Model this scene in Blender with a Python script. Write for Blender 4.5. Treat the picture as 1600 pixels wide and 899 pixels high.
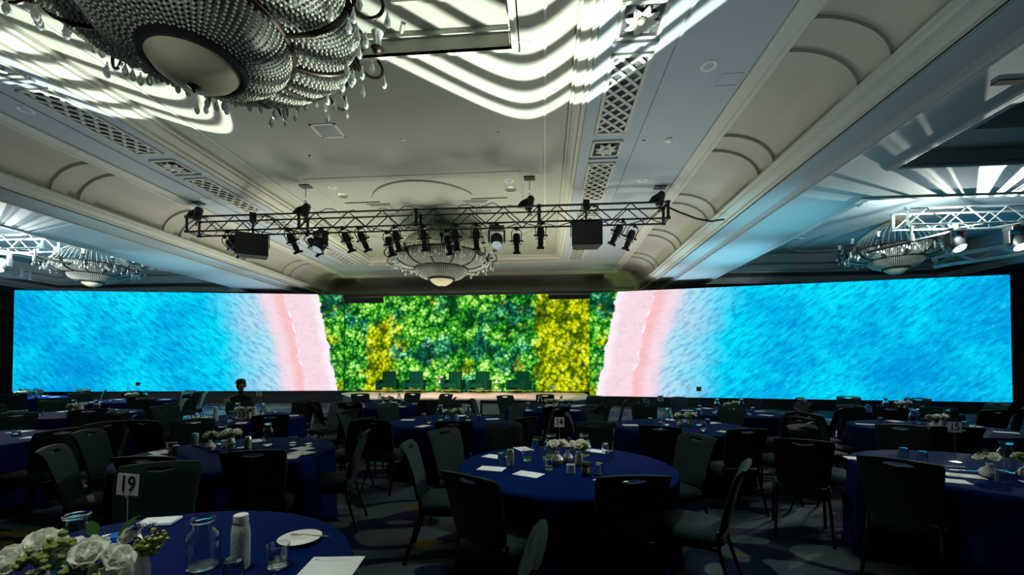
import bpy, bmesh, math, random
from mathutils import Vector, Matrix, Euler
random.seed(7)
PI = math.pi
def lin(c):
    c = c/255.0
    return c/12.92 if c <= 0.04045 else ((c+0.055)/1.055)**2.4
def S(r, g, b): return (lin(r), lin(g), lin(b), 1.0)

for o in list(bpy.data.objects): bpy.data.objects.remove(o)
scene = bpy.context.scene
COL = scene.collection

# ------------------------------------------------------------------ camera
cam_d = bpy.data.cameras.new('camera'); cam = bpy.data.objects.new('camera', cam_d); COL.objects.link(cam)
cam_d.sensor_width = 36.0
cam_d.lens = 640.0/1600.0*36.0
cam_d.shift_y = 0.0728
cam_d.clip_start = 0.02; cam_d.clip_end = 200
cam.location = (0, 0, 1.55)
cam.rotation_euler = (math.radians(91.0), 0, math.radians(4.5))
scene.camera = cam
# ------------------------------------------------------------------ world and exposure
w = bpy.data.worlds.new('world'); scene.world = w; w.use_nodes = True
w.node_tree.nodes['Background'].inputs[0].default_value = (0.02, 0.03, 0.035, 1)
w.node_tree.nodes['Background'].inputs[1].default_value = 0.4
scene.view_settings.view_transform = 'Standard'
scene.view_settings.look = 'None'
scene.view_settings.exposure = 0.0
scene.view_settings.gamma = 1.0
scene.view_settings.use_curve_mapping = False
# ------------------------------------------------------------------ lamps: added unseen fill, then the stage wash
def lamp(name, kind, loc, energy, color=(1, 1, 1), rot=(0, 0, 0), **kw):
    d = bpy.data.lights.new(name, kind); d.energy = energy; d.color = color
    for k, v in kw.items(): setattr(d, k, v)
    o = bpy.data.objects.new(name, d); o.location = loc; o.rotation_euler = rot; COL.objects.link(o)
    return o
def aim(o, target):
    o.rotation_euler = (Vector(target)-o.location).to_track_quat('-Z', 'Y').to_euler()
    return o
# added unseen spots that brighten the ceiling, no fixtures behind them
for (x, y, e, c) in [(-8.4, 5.4, 150, (0.80, 0.95, 1.0)), (2.0, 4.6, 160, (0.80, 0.97, 1.0)), (-3.5, 7.6, 90, (0.96, 1.0, 0.92)),
                     (2.6, 9.6, 300, (0.98, 1.0, 0.92)), (-9.6, 11.0, 290, (1.0, 0.99, 0.90)), (-5.6, 12.9, 640, (1.0, 0.97, 0.80)), (-1.2, 12.9, 640, (1.0, 0.97, 0.80)), (-8.6, 14.0, 420, (1.0, 0.97, 0.86)), (1.9, 14.0, 420, (1.0, 0.97, 0.86)),
                     (-3.4, -2.5, 110, (0.9, 1.0, 0.96))]:
    lamp('ceiling_fill_lamp', 'SPOT', (x, y, 1.35), e, c, (PI, 0, 0), spot_size=math.radians(125), spot_blend=1.0, shadow_soft_size=0.7)
# added low spots, cyan and pink, boosting the glow of the LED walls
for (x, y, e, c) in [(8.5, 11.6, 120, (0.1, 0.75, 1.0)), (-15.5, 11.6, 90, (0.1, 0.75, 1.0)),
                     (3.0, 17.0, 90, (0.9, 0.7, 0.8)), (-10.2, 17.3, 90, (0.9, 0.7, 0.8))]:
    lamp('screen_fill_lamp', 'SPOT', (x, y, 0.6), e, c, (PI, 0, 0), spot_size=math.radians(120), spot_blend=1.0, shadow_soft_size=0.5)
for (x, y, e, c) in [(5.6, 16.6, 900, (0.60, 0.86, 1.0)), (5.9, 13.6, 1100, (0.34, 0.82, 1.0)), (5.7, 10.4, 600, (0.25, 0.80, 1.0)), (-12.4, 16.0, 420, (0.60, 0.86, 1.0)), (-12.5, 13.0, 460, (0.4, 0.82, 1.0)), (-12.5, 9.6, 200, (0.35, 0.8, 1.0))]:
    lamp('beam_fill_lamp', 'SPOT', (x, y, 0.6), e, c, (PI, 0, 0), spot_size=math.radians(48), spot_blend=1.0, shadow_soft_size=0.3)  # added unseen spots that tint the bay beams like screen glow
aim(lamp('bay_floor_fill_lamp', 'SPOT', (10.0, 10.9, 4.6), 6500, (0.15, 0.8, 1.0), spot_size=math.radians(75), spot_blend=0.9, shadow_soft_size=0.08), (6.6, 12.0, 0))  # added cyan fill on the bay floors, standing in for screen light
aim(lamp('bay_floor_fill_lamp', 'SPOT', (-16.0, 10.9, 4.6), 5200, (0.15, 0.8, 1.0), spot_size=math.radians(75), spot_blend=0.9, shadow_soft_size=0.08), (-12.0, 12.4, 0))
lamp('chandelier_fill_lamp', 'SPOT', (-3.6, 2.0, 1.35), 320, (0.92, 1.0, 0.93), (PI, 0.12, 0), spot_size=math.radians(62), spot_blend=0.8, shadow_soft_size=0.1)  # added fill that brightens the near chandelier
for (x, tx) in ((-7.4, -9.6), (0.6, 3.0)):
    aim(lamp('green_corner_fill_lamp', 'SPOT', (x, 16.9, 0.9), 260, (0.62, 1.0, 0.34), spot_size=math.radians(42), spot_blend=1.0, shadow_soft_size=0.2), (tx, 19.0, 5.9))  # added green fill for the screen tint in the cove corners
# added overhead fill for the tables, not tied to the ceiling fittings
for (x, y, e) in [(-2.0, 1.1, 560), (0.3, 3.1, 460), (3.3, 3.2, 200), (-3.2, 3.6, 330), (-6.8, 4.0, 170), (-1.4, 6.2, 140), (2.0, 6.0, 140), (5.4, 6.0, 90)]:
    lamp('table_fill_lamp', 'SPOT', (x, y, 5.9), e, (0.93, 1.0, 0.97), (0, 0, 0), spot_size=math.radians(40), spot_blend=1.0, shadow_soft_size=0.35)
# stage wash from the truss fixtures
for x in (-6.3, -4.7, -3.1, -1.6, 0.6):
    aim(lamp('stage_wash_lamp', 'SPOT', (x, 10.9, 4.7), 1500, (1.0, 0.84, 0.76), spot_size=math.radians(34), spot_blend=0.6, shadow_soft_size=0.08),
        (-3.4+(x+3.1)*0.8, 16.6, 0.5))

# ------------------------------------------------------------------ node helper
class NT:
    def __init__(s, tree):
        s.t = tree; s.n = tree.nodes; s.l = tree.links
    def new(s, typ, **kw):
        n = s.n.new(typ)
        for k, v in kw.items(): setattr(n, k, v)
        return n
    def put(s, sock, v):
        if v is None: return
        if isinstance(v, bpy.types.NodeSocket): s.l.new(v, sock)
        else: sock.default_value = v
    def m(s, op, a, b=None, c=None, clamp=False):
        n = s.new('ShaderNodeMath', operation=op); n.use_clamp = clamp
        s.put(n.inputs[0], a); s.put(n.inputs[1], b)
        if c is not None: s.put(n.inputs[2], c)
        return n.outputs[0]
    def coord(s, kind='Object'):
        return s.new('ShaderNodeTexCoord').outputs[kind]
    def sep(s, v):
        n = s.new('ShaderNodeSeparateXYZ'); s.put(n.inputs[0], v); return n.outputs
    def comb(s, x, y, z=0.0):
        n = s.new('ShaderNodeCombineXYZ'); s.put(n.inputs[0], x); s.put(n.inputs[1], y); s.put(n.inputs[2], z); return n.outputs[0]
    def map(s, v, scale=(1, 1, 1), rot=(0, 0, 0), loc=(0, 0, 0)):
        n = s.new('ShaderNodeMapping'); s.put(n.inputs[0], v)
        n.inputs['Scale'].default_value = scale; n.inputs['Rotation'].default_value = rot; n.inputs['Location'].default_value = loc
        return n.outputs[0]
    def noise(s, v, scale=1, detail=3, rough=0.5, dist=0.0):
        n = s.new('ShaderNodeTexNoise'); s.put(n.inputs['Vector'], v)
        n.inputs['Scale'].default_value = scale; n.inputs['Detail'].default_value = detail
        n.inputs['Roughness'].default_value = rough; n.inputs['Distortion'].default_value = dist
        return n.outputs[0]
    def voro(s, v, scale=1, rnd=1.0, out='Distance', feature='F1'):
        n = s.new('ShaderNodeTexVoronoi', feature=feature); s.put(n.inputs['Vector'], v)
        n.inputs['Scale'].default_value = scale; n.inputs['Randomness'].default_value = rnd
        return n.outputs[out]
    def step(s, v, a, b):
        n = s.new('ShaderNodeMapRange', interpolation_type='SMOOTHSTEP'); s.put(n.inputs[0], v)
        s.put(n.inputs[1], a); s.put(n.inputs[2], b); return n.outputs[0]
    def ramp(s, v, stops, interp='LINEAR'):
        n = s.new('ShaderNodeValToRGB'); s.put(n.inputs[0], v); cr = n.color_ramp; cr.interpolation = interp
        while len(cr.elements) < len(stops): cr.elements.new(0.5)
        for e, (p, c) in zip(cr.elements, stops): e.position = p; e.color = c
        return n.outputs[0]
    def mix(s, f, a, b, mode='MIX'):
        n = s.new('ShaderNodeMix', data_type='RGBA', blend_type=mode)
        s.put(n.inputs[0], f); s.put(n.inputs[6], a); s.put(n.inputs[7], b); return n.outputs[2]

def mat(name, color, rough=0.5, metal=0.0, build=None, bump=None, **kw):
    m = bpy.data.materials.new(name); m.use_nodes = True
    t = NT(m.node_tree); p = m.node_tree.nodes['Principled BSDF']
    p.inputs['Base Color'].default_value = color if len(color) == 4 else (*color, 1)
    p.inputs['Roughness'].default_value = rough; p.inputs['Metallic'].default_value = metal
    for k, v in kw.items():
        p.inputs[k.replace('_', ' ')].default_value = v
    if build:
        c = build(t)
        if c is not None: t.put(p.inputs['Base Color'], c)
    else:   # fine procedural variation on every plain surface
        v = t.noise(t.coord(), 9.0, 4)
        c4 = color if len(color) == 4 else (*color, 1)
        dk = tuple(x*0.82 for x in c4[:3])+(1,)
        t.put(p.inputs['Base Color'], t.mix(v, dk, c4))
    if bump:
        h = bump(t); b = t.new('ShaderNodeBump'); b.inputs['Strength'].default_value = bump.__dict__.get('k', 0.3)
        b.inputs['Distance'].default_value = 0.01
        t.put(b.inputs['Height'], h); t.l.new(b.outputs[0], p.inputs['Normal'])
    return m
def emis(name, build, strength=1.0):
    m = bpy.data.materials.new(name); m.use_nodes = True; t = NT(m.node_tree)
    for n in list(t.n): t.n.remove(n)
    out = t.new('ShaderNodeOutputMaterial'); e = t.new('ShaderNodeEmission')
    t.put(e.inputs[0], build(t)); e.inputs[1].default_value = strength
    t.l.new(e.outputs[0], out.inputs[0])
    return m

# ------------------------------------------------------------------ gobo projector lamps (striped light on the ceiling)
def gobo(name, loc, energy, apex_x, a_neg, a_pos, c, size, intervals):
    o = lamp(name, 'SPOT', loc, energy, (0.93, 1.0, 0.9), (PI, 0, 0), spot_size=math.radians(size), spot_blend=0.15, shadow_soft_size=0.012)
    d = o.data; d.use_nodes = True; t = NT(d.node_tree)
    for n in list(t.n): t.n.remove(n)
    out = t.new('ShaderNodeOutputLight'); e = t.new('ShaderNodeEmission'); t.l.new(e.outputs[0], out.inputs[0])
    H = 6.45-loc[2]
    x, y, z = t.sep(t.coord('Normal'))
    tx = t.m('DIVIDE', x, z); ty = t.m('DIVIDE', y, z)
    X = t.m('ADD', t.m('MULTIPLY', tx, GX*H), loc[0]-apex_x)
    Y = t.m('ADD', t.m('MULTIPLY', ty, GY*H), loc[1])
    pos = t.m('GREATER_THAN', X, 0.0)
    a = t.m('ADD', t.m('MULTIPLY', pos, a_pos-a_neg), a_neg)
    hyp = t.m('SUBTRACT', t.m('SQRT', t.m('ADD', t.m('MULTIPLY', X, X), c*c)), c)
    q = t.m('ADD', Y, t.m('MULTIPLY', a, hyp))
    u = t.m('DIVIDE', t.m('SUBTRACT', q, 2.0), 6.5, clamp=True)
    f = lambda v: (v-2.0)/6.5
    stops = [(0.0, (0, 0, 0, 1))]
    for (lo, hi) in sorted(intervals):
        stops += [(f(lo-0.05), (0, 0, 0, 1)), (f(lo+0.07), (1, 1, 1, 1)), (f(hi-0.04), (1, 1, 1, 1)), (f(hi), (0, 0, 0, 1))]
    t.put(e.inputs[0], t.ramp(u, stops)); e.inputs[1].default_value = 1.0
    return o
GX, GY = 1.0, 1.0
BANDS = [(7.66, 7.95), (7.14, 7.47), (6.50, 6.88), (5.85, 6.30), (5.15, 5.6), (4.4, 4.85), (3.6, 4.0)]
gobo('ceiling_projector_lamp', (-0.6, 6.6, 1.35), 3000, -0.9, 1.27, 1.0, 0.55, 96, BANDS)
gobo('ceiling_projector_lamp', (-6.1, 6.5, 1.35), 2700, -5.6, 3.0, 1.6, 0.75, 90, BANDS[:5])

# moving head lamps in the side bays throw narrow fans of light back over the beams
def fan(loc, target, energy, size, seed):
    o = aim(lamp('fan_projector_lamp', 'SPOT', loc, energy, (1.0, 1.0, 0.86), spot_size=math.radians(size), spot_blend=0.25, shadow_soft_size=0.01), target)
    o.data.use_nodes = True; t = NT(o.data.node_tree)
    for n in list(t.n): t.n.remove(n)
    out = t.new('ShaderNodeOutputLight'); e = t.new('ShaderNodeEmission'); t.l.new(e.outputs[0], out.inputs[0])
    x, y, z = t.sep(t.coord('Normal'))
    v = t.noise(t.comb(t.m('MULTIPLY', t.m('DIVIDE', x, z), 13.0), seed, 0.0), 1.0, 1, 0.3)
    t.put(e.inputs[0], t.ramp(t.step(v, 0.47, 0.52), [(0, (0, 0, 0, 1)), (1, (1, 1, 1, 1))])); e.inputs[1].default_value = 1.0
fan((10.0, 10.2, 4.62), (8.9, 7.6, 5.5), 1300, 115, 3.3)
fan((-15.7, 10.2, 4.62), (-14.6, 8.6, 5.5), 900, 95, 8.1)

# ------------------------------------------------------------------ mesh builder
class MB:
    def __init__(s): s.b = bmesh.new()
    def box(s, c, d, rot=None, M=None):
        T = Matrix.Translation(c)
        if rot is not None: T = T @ Euler(rot).to_matrix().to_4x4()
        T = T @ Matrix.Diagonal((d[0], d[1], d[2], 1))
        if M is not None: T = M @ T
        bmesh.ops.create_cube(s.b, size=1.0, matrix=T); return s
    def bbox(s, x0, x1, y0, y1, z0, z1):
        return s.box(((x0+x1)/2, (y0+y1)/2, (z0+z1)/2), (abs(x1-x0), abs(y1-y0), abs(z1-z0)))
    def beam(s, p, q, w, h=None):
        p = Vector(p); q = Vector(q); d = q-p; L = d.length
        R = d.to_track_quat('Y', 'Z').to_matrix().to_4x4()
        T = Matrix.Translation((p+q)/2) @ R @ Matrix.Diagonal((w, L, h or w, 1))
        bmesh.ops.create_cube(s.b, size=1.0, matrix=T); return s
    def tube(s, pts, r, seg=8, closed=False, caps=True):
        pts = [Vector(p) for p in pts]; n = len(pts); rings = []
        rr = r if isinstance(r, (list, tuple)) else [r]*n
        prev = None
        for i, p in enumerate(pts):
            a = pts[i-1] if (i > 0 or closed) else p; c = pts[(i+1) % n] if (i < n-1 or closed) else p
            d = (c-a).normalized() if (c-a).length > 1e-9 else Vector((0, 0, 1))
            if prev is None:
                u = d.cross(Vector((0, 0, 1)))
                if u.length < 1e-3: u = d.cross(Vector((1, 0, 0)))
            else: u = prev-d*prev.dot(d)
            u.normalize(); v = d.cross(u); prev = u
            rings.append([s.b.verts.new(p+(u*math.cos(2*PI*k/seg)+v*math.sin(2*PI*k/seg))*rr[i]) for k in range(seg)])
        for i in range(n if closed else n-1):
            A = rings[i]; B = rings[(i+1) % n]
            for k in range(seg): s.b.faces.new((A[k], A[(k+1) % seg], B[(k+1) % seg], B[k]))
        if caps and not closed:
            s.b.faces.new(rings[0][::-1]); s.b.faces.new(rings[-1])
        return s
    def lathe(s, prof, seg=24, M=None, mod=None, cap=True):
        rings = []
        for (r, z) in prof:
            if r < 1e-6:
                v = Vector((0, 0, z)); rings.append([s.b.verts.new(M @ v if M else v)])
            else:
                ring = []
                for k in range(seg):
                    a = 2*PI*k/seg; q = r*(mod(a, r, z) if mod else 1.0)
                    v = Vector((q*math.cos(a), q*math.sin(a), z)); ring.append(s.b.verts.new(M @ v if M else v))
                rings.append(ring)
        for A, B in zip(rings, rings[1:]):
            if len(A) == 1 and len(B) == 1: continue
            for k in range(seg):
                j = (k+1) % seg
                if len(A) == 1: s.b.faces.new((A[0], B[j], B[k]))
                elif len(B) == 1: s.b.faces.new((A[k], A[j], B[0]))
                else: s.b.faces.new((A[k], A[j], B[j], B[k]))
        return s
    def prism(s, poly, z0, z1):
        a = [s.b.verts.new((x, y, z0)) for x, y in poly]; c = [s.b.verts.new((x, y, z1)) for x, y in poly]
        n = len(poly)
        for i in range(n): s.b.faces.new((a[i], a[(i+1) % n], c[(i+1) % n], c[i]))
        s.b.faces.new(a[::-1]); s.b.faces.new(c); return s
    def quad(s, *p):
        s.b.faces.new([s.b.verts.new(q) for q in p]); return s
    def ico(s, c, r, sub=1, sc=(1, 1, 1)):
        bmesh.ops.create_icosphere(s.b, subdivisions=sub, radius=r, matrix=Matrix.Translation(c) @ Matrix.Diagonal((*sc, 1))); return s
    def sweep(s, path, prof):
        """path: list of (x,y); prof: list of (offset to the left-hand side, z); mitred"""
        rows = []
        n = len(path)
        for i, p in enumerate(path):
            P = Vector(p)
            d0 = (P-Vector(path[i-1])).normalized() if i > 0 else None
            d1 = (Vector(path[i+1])-P).normalized() if i < n-1 else None
            if d0 is None: d0 = d1
            if d1 is None: d1 = d0
            n0 = Vector((-d0.y, d0.x)); n1 = Vector((-d1.y, d1.x)); m = (n0+n1).normalized(); k = 1/max(m.dot(n0), 0.2)
            rows.append([s.b.verts.new((P.x+m.x*k*o, P.y+m.y*k*o, z)) for o, z in prof])
        for A, B in zip(rows, rows[1:]):
            for j in range(len(prof)-1): s.b.faces.new((A[j], A[j+1], B[j+1], B[j]))
        return s
    def mesh(s, name, smooth=False, bevel=0.0):
        bmesh.ops.remove_doubles(s.b, verts=s.b.verts, dist=1e-5)
        if bevel: bmesh.ops.bevel(s.b, geom=list(s.b.edges), offset=bevel, segments=2, affect='EDGES', profile=0.5)
        bmesh.ops.recalc_face_normals(s.b, faces=s.b.faces)
        me = bpy.data.meshes.new(name); s.b.to_mesh(me); s.b.free()
        if smooth:
            for p in me.polygons: p.use_smooth = True
            if smooth != 2:
                me.set_sharp_from_angle(angle=math.radians(38))
        return me
    def build(s, name, m, parent=None, smooth=False, bevel=0.0, kind=None):
        me = s.mesh(name, smooth, bevel); return place(name, me, m, parent, kind)
def place(name, me, m=None, parent=None, kind=None):
    if m is not None and not me.materials: me.materials.append(m)
    o = bpy.data.objects.new(name, me); COL.objects.link(o)
    if parent is not None: o.parent = parent
    if kind: o['kind'] = kind
    return o
def thing(name, label, cat, loc=(0, 0, 0), rz=0.0, group=None):
    o = bpy.data.objects.new(name, None); o.empty_display_size = 0.1; COL.objects.link(o)
    o.location = loc; o.rotation_euler = (0, 0, rz); o['label'] = label; o['category'] = cat
    if group: o['group'] = group
    return o
def tag(o, label, cat, group=None, loc=None, rz=None):
    o['label'] = label; o['category'] = cat
    if group: o['group'] = group
    if loc is not None: o.location = loc
    if rz is not None: o.rotation_euler = (0, 0, rz)
    return o
KIDS = {}
def dup(root, loc, rz=None, label=None, group=None):
    r = root.copy(); COL.objects.link(r); r.location = loc
    if rz is not None: r.rotation_euler = (0, 0, rz)
    if label: r['label'] = label
    if group: r['group'] = group
    if root.name not in KIDS:
        KIDS[root.name] = [(c, list(c.children)) for c in root.children]
    for ch, gs in KIDS[root.name]:
        c = ch.copy(); COL.objects.link(c); c.parent = r
        for g in gs:
            d = g.copy(); COL.objects.link(d); d.parent = c
    return r
class Proto:
    """build the thing once; every further placing is a copy of it and of its parts"""
    def __init__(s, fn): s.fn = fn; s.root = None
    def __call__(s, label, loc, rz=0.0, group=None):
        if s.root is None:
            s.root = s.fn(); s.root.location = loc; s.root.rotation_euler = (0, 0, rz); s.root['label'] = label
            if group: s.root['group'] = group
            return s.root
        r = dup(s.root, loc, rz, label)
        if group: r['group'] = group
        elif 'group' in r: del r['group']
        return r
def struct(name, b, m, smooth=False, parent=None):
    o = b.build(name, m, parent, smooth)
    if parent is None: o['kind'] = 'structure'
    return o

# ------------------------------------------------------------------ materials
def plaster(name, c):
    def col(t):
        v = t.noise(t.coord(), 1.3, 5, 0.6)
        return t.mix(v, tuple(x*0.86 for x in c[:3])+(1,), c)
    def bp(t): return t.noise(t.coord(), 160, 2)
    bp.k = 0.06
    return mat(name, c, 0.72, build=col, bump=bp)
M = {}
M['panel'] = plaster('ceiling plaster', S(172, 176, 162))
M['soffit'] = plaster('soffit plaster', S(176, 188, 194))
M['trim'] = plaster('moulding plaster', S(204, 206, 192))
M['cove'] = plaster('cove plaster', S(184, 182, 168))
M['bay'] = plaster('bay plaster', S(168, 184, 188))
M['wall'] = plaster('dark wall fabric', S(52, 64, 66))
M['dark'] = mat('dark void', S(22, 24, 26), 0.9)
M['black'] = mat('black powder coat', S(20, 21, 23), 0.45)
M['blackmatt'] = mat('black matt steel', S(14, 15, 17), 0.75)
M['alu'] = mat('aluminium', S(205, 210, 208), 0.35, 0.85)
M['darkalu'] = mat('black painted truss', S(44, 48, 50), 0.42, 0.4)
M['bronze'] = mat('dark bronze', S(34, 26, 20), 0.4, 0.5)
M['gilt'] = mat('worn gilt', S(170, 150, 110), 0.4, 0.6)
M['opal'] = mat('opal glass', S(206, 200, 170), 0.8, Specular_IOR_Level=0.2, Subsurface_Weight=0.2)
M['bead'] = mat('crystal bead', S(190, 194, 180), 0.18, 0.2)
M['beadback'] = mat('smoky crystal liner', S(64, 68, 62), 0.5, 0.2)
M['crystal'] = mat('cut crystal', S(240, 248, 244), 0.08, 0.0, Transmission_Weight=0.35, IOR=1.5)
M['chrome'] = mat('chrome', S(225, 228, 230), 0.12, 1.0)
M['white'] = mat('white paint', S(236, 238, 236), 0.5)
M['paper'] = mat('white paper', S(238, 240, 234), 0.7)
M['ink'] = mat('black ink', S(10, 10, 12), 0.6)
M['greyink'] = mat('grey ink', S(120, 124, 130), 0.6)
M['ceramic'] = mat('white glazed ceramic', S(224, 224, 214), 0.18)
M['petal'] = mat('white petal', S(250, 251, 236), 0.65)
M['petalshade'] = mat('green white petal', S(196, 206, 158), 0.6)
M['berry'] = mat('green hypericum berry', S(120, 134, 54), 0.45)
M['leaf'] = mat('dark green leaf', S(38, 66, 34), 0.5)
M['thistle'] = mat('blue thistle', S(38, 44, 96), 0.7)
M['ochrebulb'] = mat('lens glass', S(210, 216, 214), 0.1, 0.3)
M['coffee'] = mat('dark paper cup', S(34, 24, 22), 0.55)
M['steel'] = mat('brushed steel', S(188, 194, 190), 0.28, 0.9)
M['plate'] = mat('white china', S(240, 240, 230), 0.2)
M['leglike'] = mat('dark brown steel leg', S(46, 42, 40), 0.35, 0.7)
M['green_velvet'] = mat('green velvet', S(0, 66, 44), 0.8, Specular_IOR_Level=0.1)
M['gold'] = mat('brass', S(214, 170, 92), 0.3, 0.9)
M['skin'] = mat('skin', S(120, 82, 62), 0.55)
M['cloth_black'] = mat('black shirt', S(16, 18, 22), 0.85)
def glassmat(name, c, rough=0.02):
    return mat(name, c, rough, 0.0, Transmission_Weight=1.0, IOR=1.45)
M['glass'] = glassmat('clear glass', (0.95, 0.99, 1.0, 1))
M['blueglass'] = glassmat('blue glass', S(60, 120, 200))
M['water'] = mat('water', (0.9, 0.97, 1.0, 1), 0.0, 0.0, Transmission_Weight=1.0, IOR=1.33)
def cloth_col(t):
    n = t.noise(t.coord(), 3.0, 3)
    return t.mix(n, S(0, 20, 66), S(0, 26, 78))
def cloth_b(t):
    a = t.new('ShaderNodeTexWave'); a.inputs['Scale'].default_value = 220; t.put(a.inputs['Vector'], t.coord()); return a.outputs[1]
cloth_b.k = 0.08
M['cloth'] = mat('navy polyester cloth', S(12, 36, 112), 0.8, build=cloth_col, bump=cloth_b, Specular_IOR_Level=0.02)
def chair_col(t):
    v = t.voro(t.map(t.coord(), (1, 1, 1)), 90)
    return t.mix(v, S(6, 30, 30), S(14, 44, 43))
def chair_b(t): return t.voro(t.coord(), 130)
chair_b.k = 0.35
M['chair'] = mat('grey green woven upholstery', S(60, 76, 72), 0.75, build=chair_col, bump=chair_b, Specular_IOR_Level=0.18)
def carpet_col(t):
    c = t.coord('Object'); x, y, z = t.sep(c)
    wv = t.noise(t.map(c, (0.7, 1.35, 1)), 1.0, 1, 0.4, 1.3)
    w2 = t.noise(t.map(c, (0.8, 1.5, 1), loc=(7, 3, 0)), 1.0, 1, 0.4, 0.9)
    base = t.ramp(wv, [(0.0, S(64, 84, 94)), (0.42, S(72, 92, 100)), (0.43, S(0, 14, 40)), (0.56, S(0, 18, 52)), (0.57, S(84, 98, 100)), (1.0, S(92, 106, 104))])
    base = t.mix(t.step(w2, 0.635, 0.645), base, S(120, 98, 44))
    base = t.mix(t.m('MULTIPLY', t.step(w2, 0.36, 0.35), 1.0), base, S(4, 24, 60))
    st = t.noise(t.map(c, (1.2, 26, 1)), 1.0, 2)
    base = t.mix(t.m('MULTIPLY', t.step(st, 0.52, 0.7), 0.3), base, S(14, 44, 66))
    pile = t.noise(c, 240, 2)
    base = t.mix(0.12, base, S(4, 14, 24))
    return t.mix(t.m('MULTIPLY', pile, 0.35), base, S(6, 14, 24))
def carpet_b(t): return t.noise(t.coord(), 320, 2)
carpet_b.k = 0.4
M['carpet'] = mat('patterned blue carpet', S(20, 50, 80), 0.8, build=carpet_col, bump=carpet_b, Specular_IOR_Level=0.12)
M['stage'] = mat('pale stage laminate', S(232, 200, 188), 0.45)
M['skirt'] = mat('black stage skirt', S(12, 12, 15), 0.9)
M['greypanel'] = mat('grey panel', S(120, 132, 126), 0.6)

# ---- screen pictures (emissive LED walls)
def sea(t):
    c = t.coord('Object'); x, y, z = t.sep(c)
    wob = t.m('MULTIPLY', t.m('SUBTRACT', t.noise(t.map(c, (0.2, 1, 1.1)), 1.0, 4, 0.6), 0.5), 0.9)
    wobf = t.m('MULTIPLY', t.m('SUBTRACT', t.noise(c, 5.0, 4, 0.7), 0.5), 0.16)
    u = t.m('ADD', x, t.m('ADD', wob, wobf))                         # distance from the inner end
    us = t.m('SUBTRACT', u, t.m('MULTIPLY', z, 0.22))
    # water
    big = t.noise(t.map(c, (0.30, 1, 0.42), loc=(3.1, 0, 1.7)), 1.0, 3, 0.55)
    ur = t.m('ADD', t.m('MULTIPLY', x, 0.80), t.m('MULTIPLY', z, 0.60)); vr = t.m('SUBTRACT', t.m('MULTIPLY', z, 0.80), t.m('MULTIPLY', x, 0.60))
    rip = t.noise(t.comb(t.m('MULTIPLY', ur, 2.2), 0.0, t.m('MULTIPLY', vr, 7.0)), 1.0, 5, 0.68)
    rip2 = t.noise(t.comb(t.m('MULTIPLY', ur, 6.0), 2.0, t.m('MULTIPLY', vr, 17.0)), 1.0, 3, 0.6)
    outer = t.step(x, 8.5, 13.5)
    k = t.m('ADD', t.m('MULTIPLY', big, 1.3), t.m('MULTIPLY', outer, -0.12))
    water = t.ramp(k, [(0.40, S(0, 158, 226)), (0.55, S(0, 190, 240)), (0.68, S(0, 216, 250)), (0.88, S(0, 232, 255))])
    water = t.mix(t.m('MULTIPLY', t.step(rip, 0.56, 0.34), 0.75), water, S(0, 126, 200))
    water = t.mix(t.m('MULTIPLY', t.step(t.m('MULTIPLY', rip, rip2), 0.30, 0.44), 0.75), water, S(70, 222, 255))
    # foam veil towards the beach
    veil = t.m('MULTIPLY', t.step(t.m('ADD', us, t.m('MULTIPLY', big, 2.6)), 6.6, 4.0), t.m('ADD', 0.45, t.m('MULTIPLY', t.step(rip, 0.35, 0.62), 0.55)))
    water = t.mix(t.m('MULTIPLY', veil, 0.85), water, S(206, 228, 242))
    # sand
    sand = t.mix(t.noise(t.map(c, (3, 1, 9)), 1.0, 5, 0.7), S(242, 208, 220), S(255, 232, 244))
    band = t.m('MULTIPLY', t.step(us, 1.55, 1.75), t.step(us, 2.25, 1.85))
    sand = t.mix(t.m('MULTIPLY', band, 0.6), sand, S(250, 178, 176))
    ridge = t.m('MULTIPLY', t.step(t.m('ABSOLUTE', t.m('SUBTRACT', us, 1.62)), 0.07, 0.0), t.step(t.noise(c, 3.0, 3), 0.42, 0.6))
    sand = t.mix(ridge, sand, S(255, 250, 252))
    edge = t.m('MULTIPLY', t.step(us, 0.72, 0.35), 0.8)
    sand = t.mix(edge, sand, S(255, 246, 255))
    vein = t.step(t.m('ABSOLUTE', t.m('SUBTRACT', t.noise(t.map(c, (0.8, 1, 1.4)), 1.0, 5, 0.7), 0.5)), 0.012, 0.0)
    sand = t.mix(t.m('MULTIPLY', vein, 0.25), sand, S(170, 110, 130))
    col = t.mix(t.step(us, 2.3, 3.0), sand, water)
    fo = forest_color(t, c)
    return t.mix(t.step(us, 0.26, 0.20), col, fo)
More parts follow.
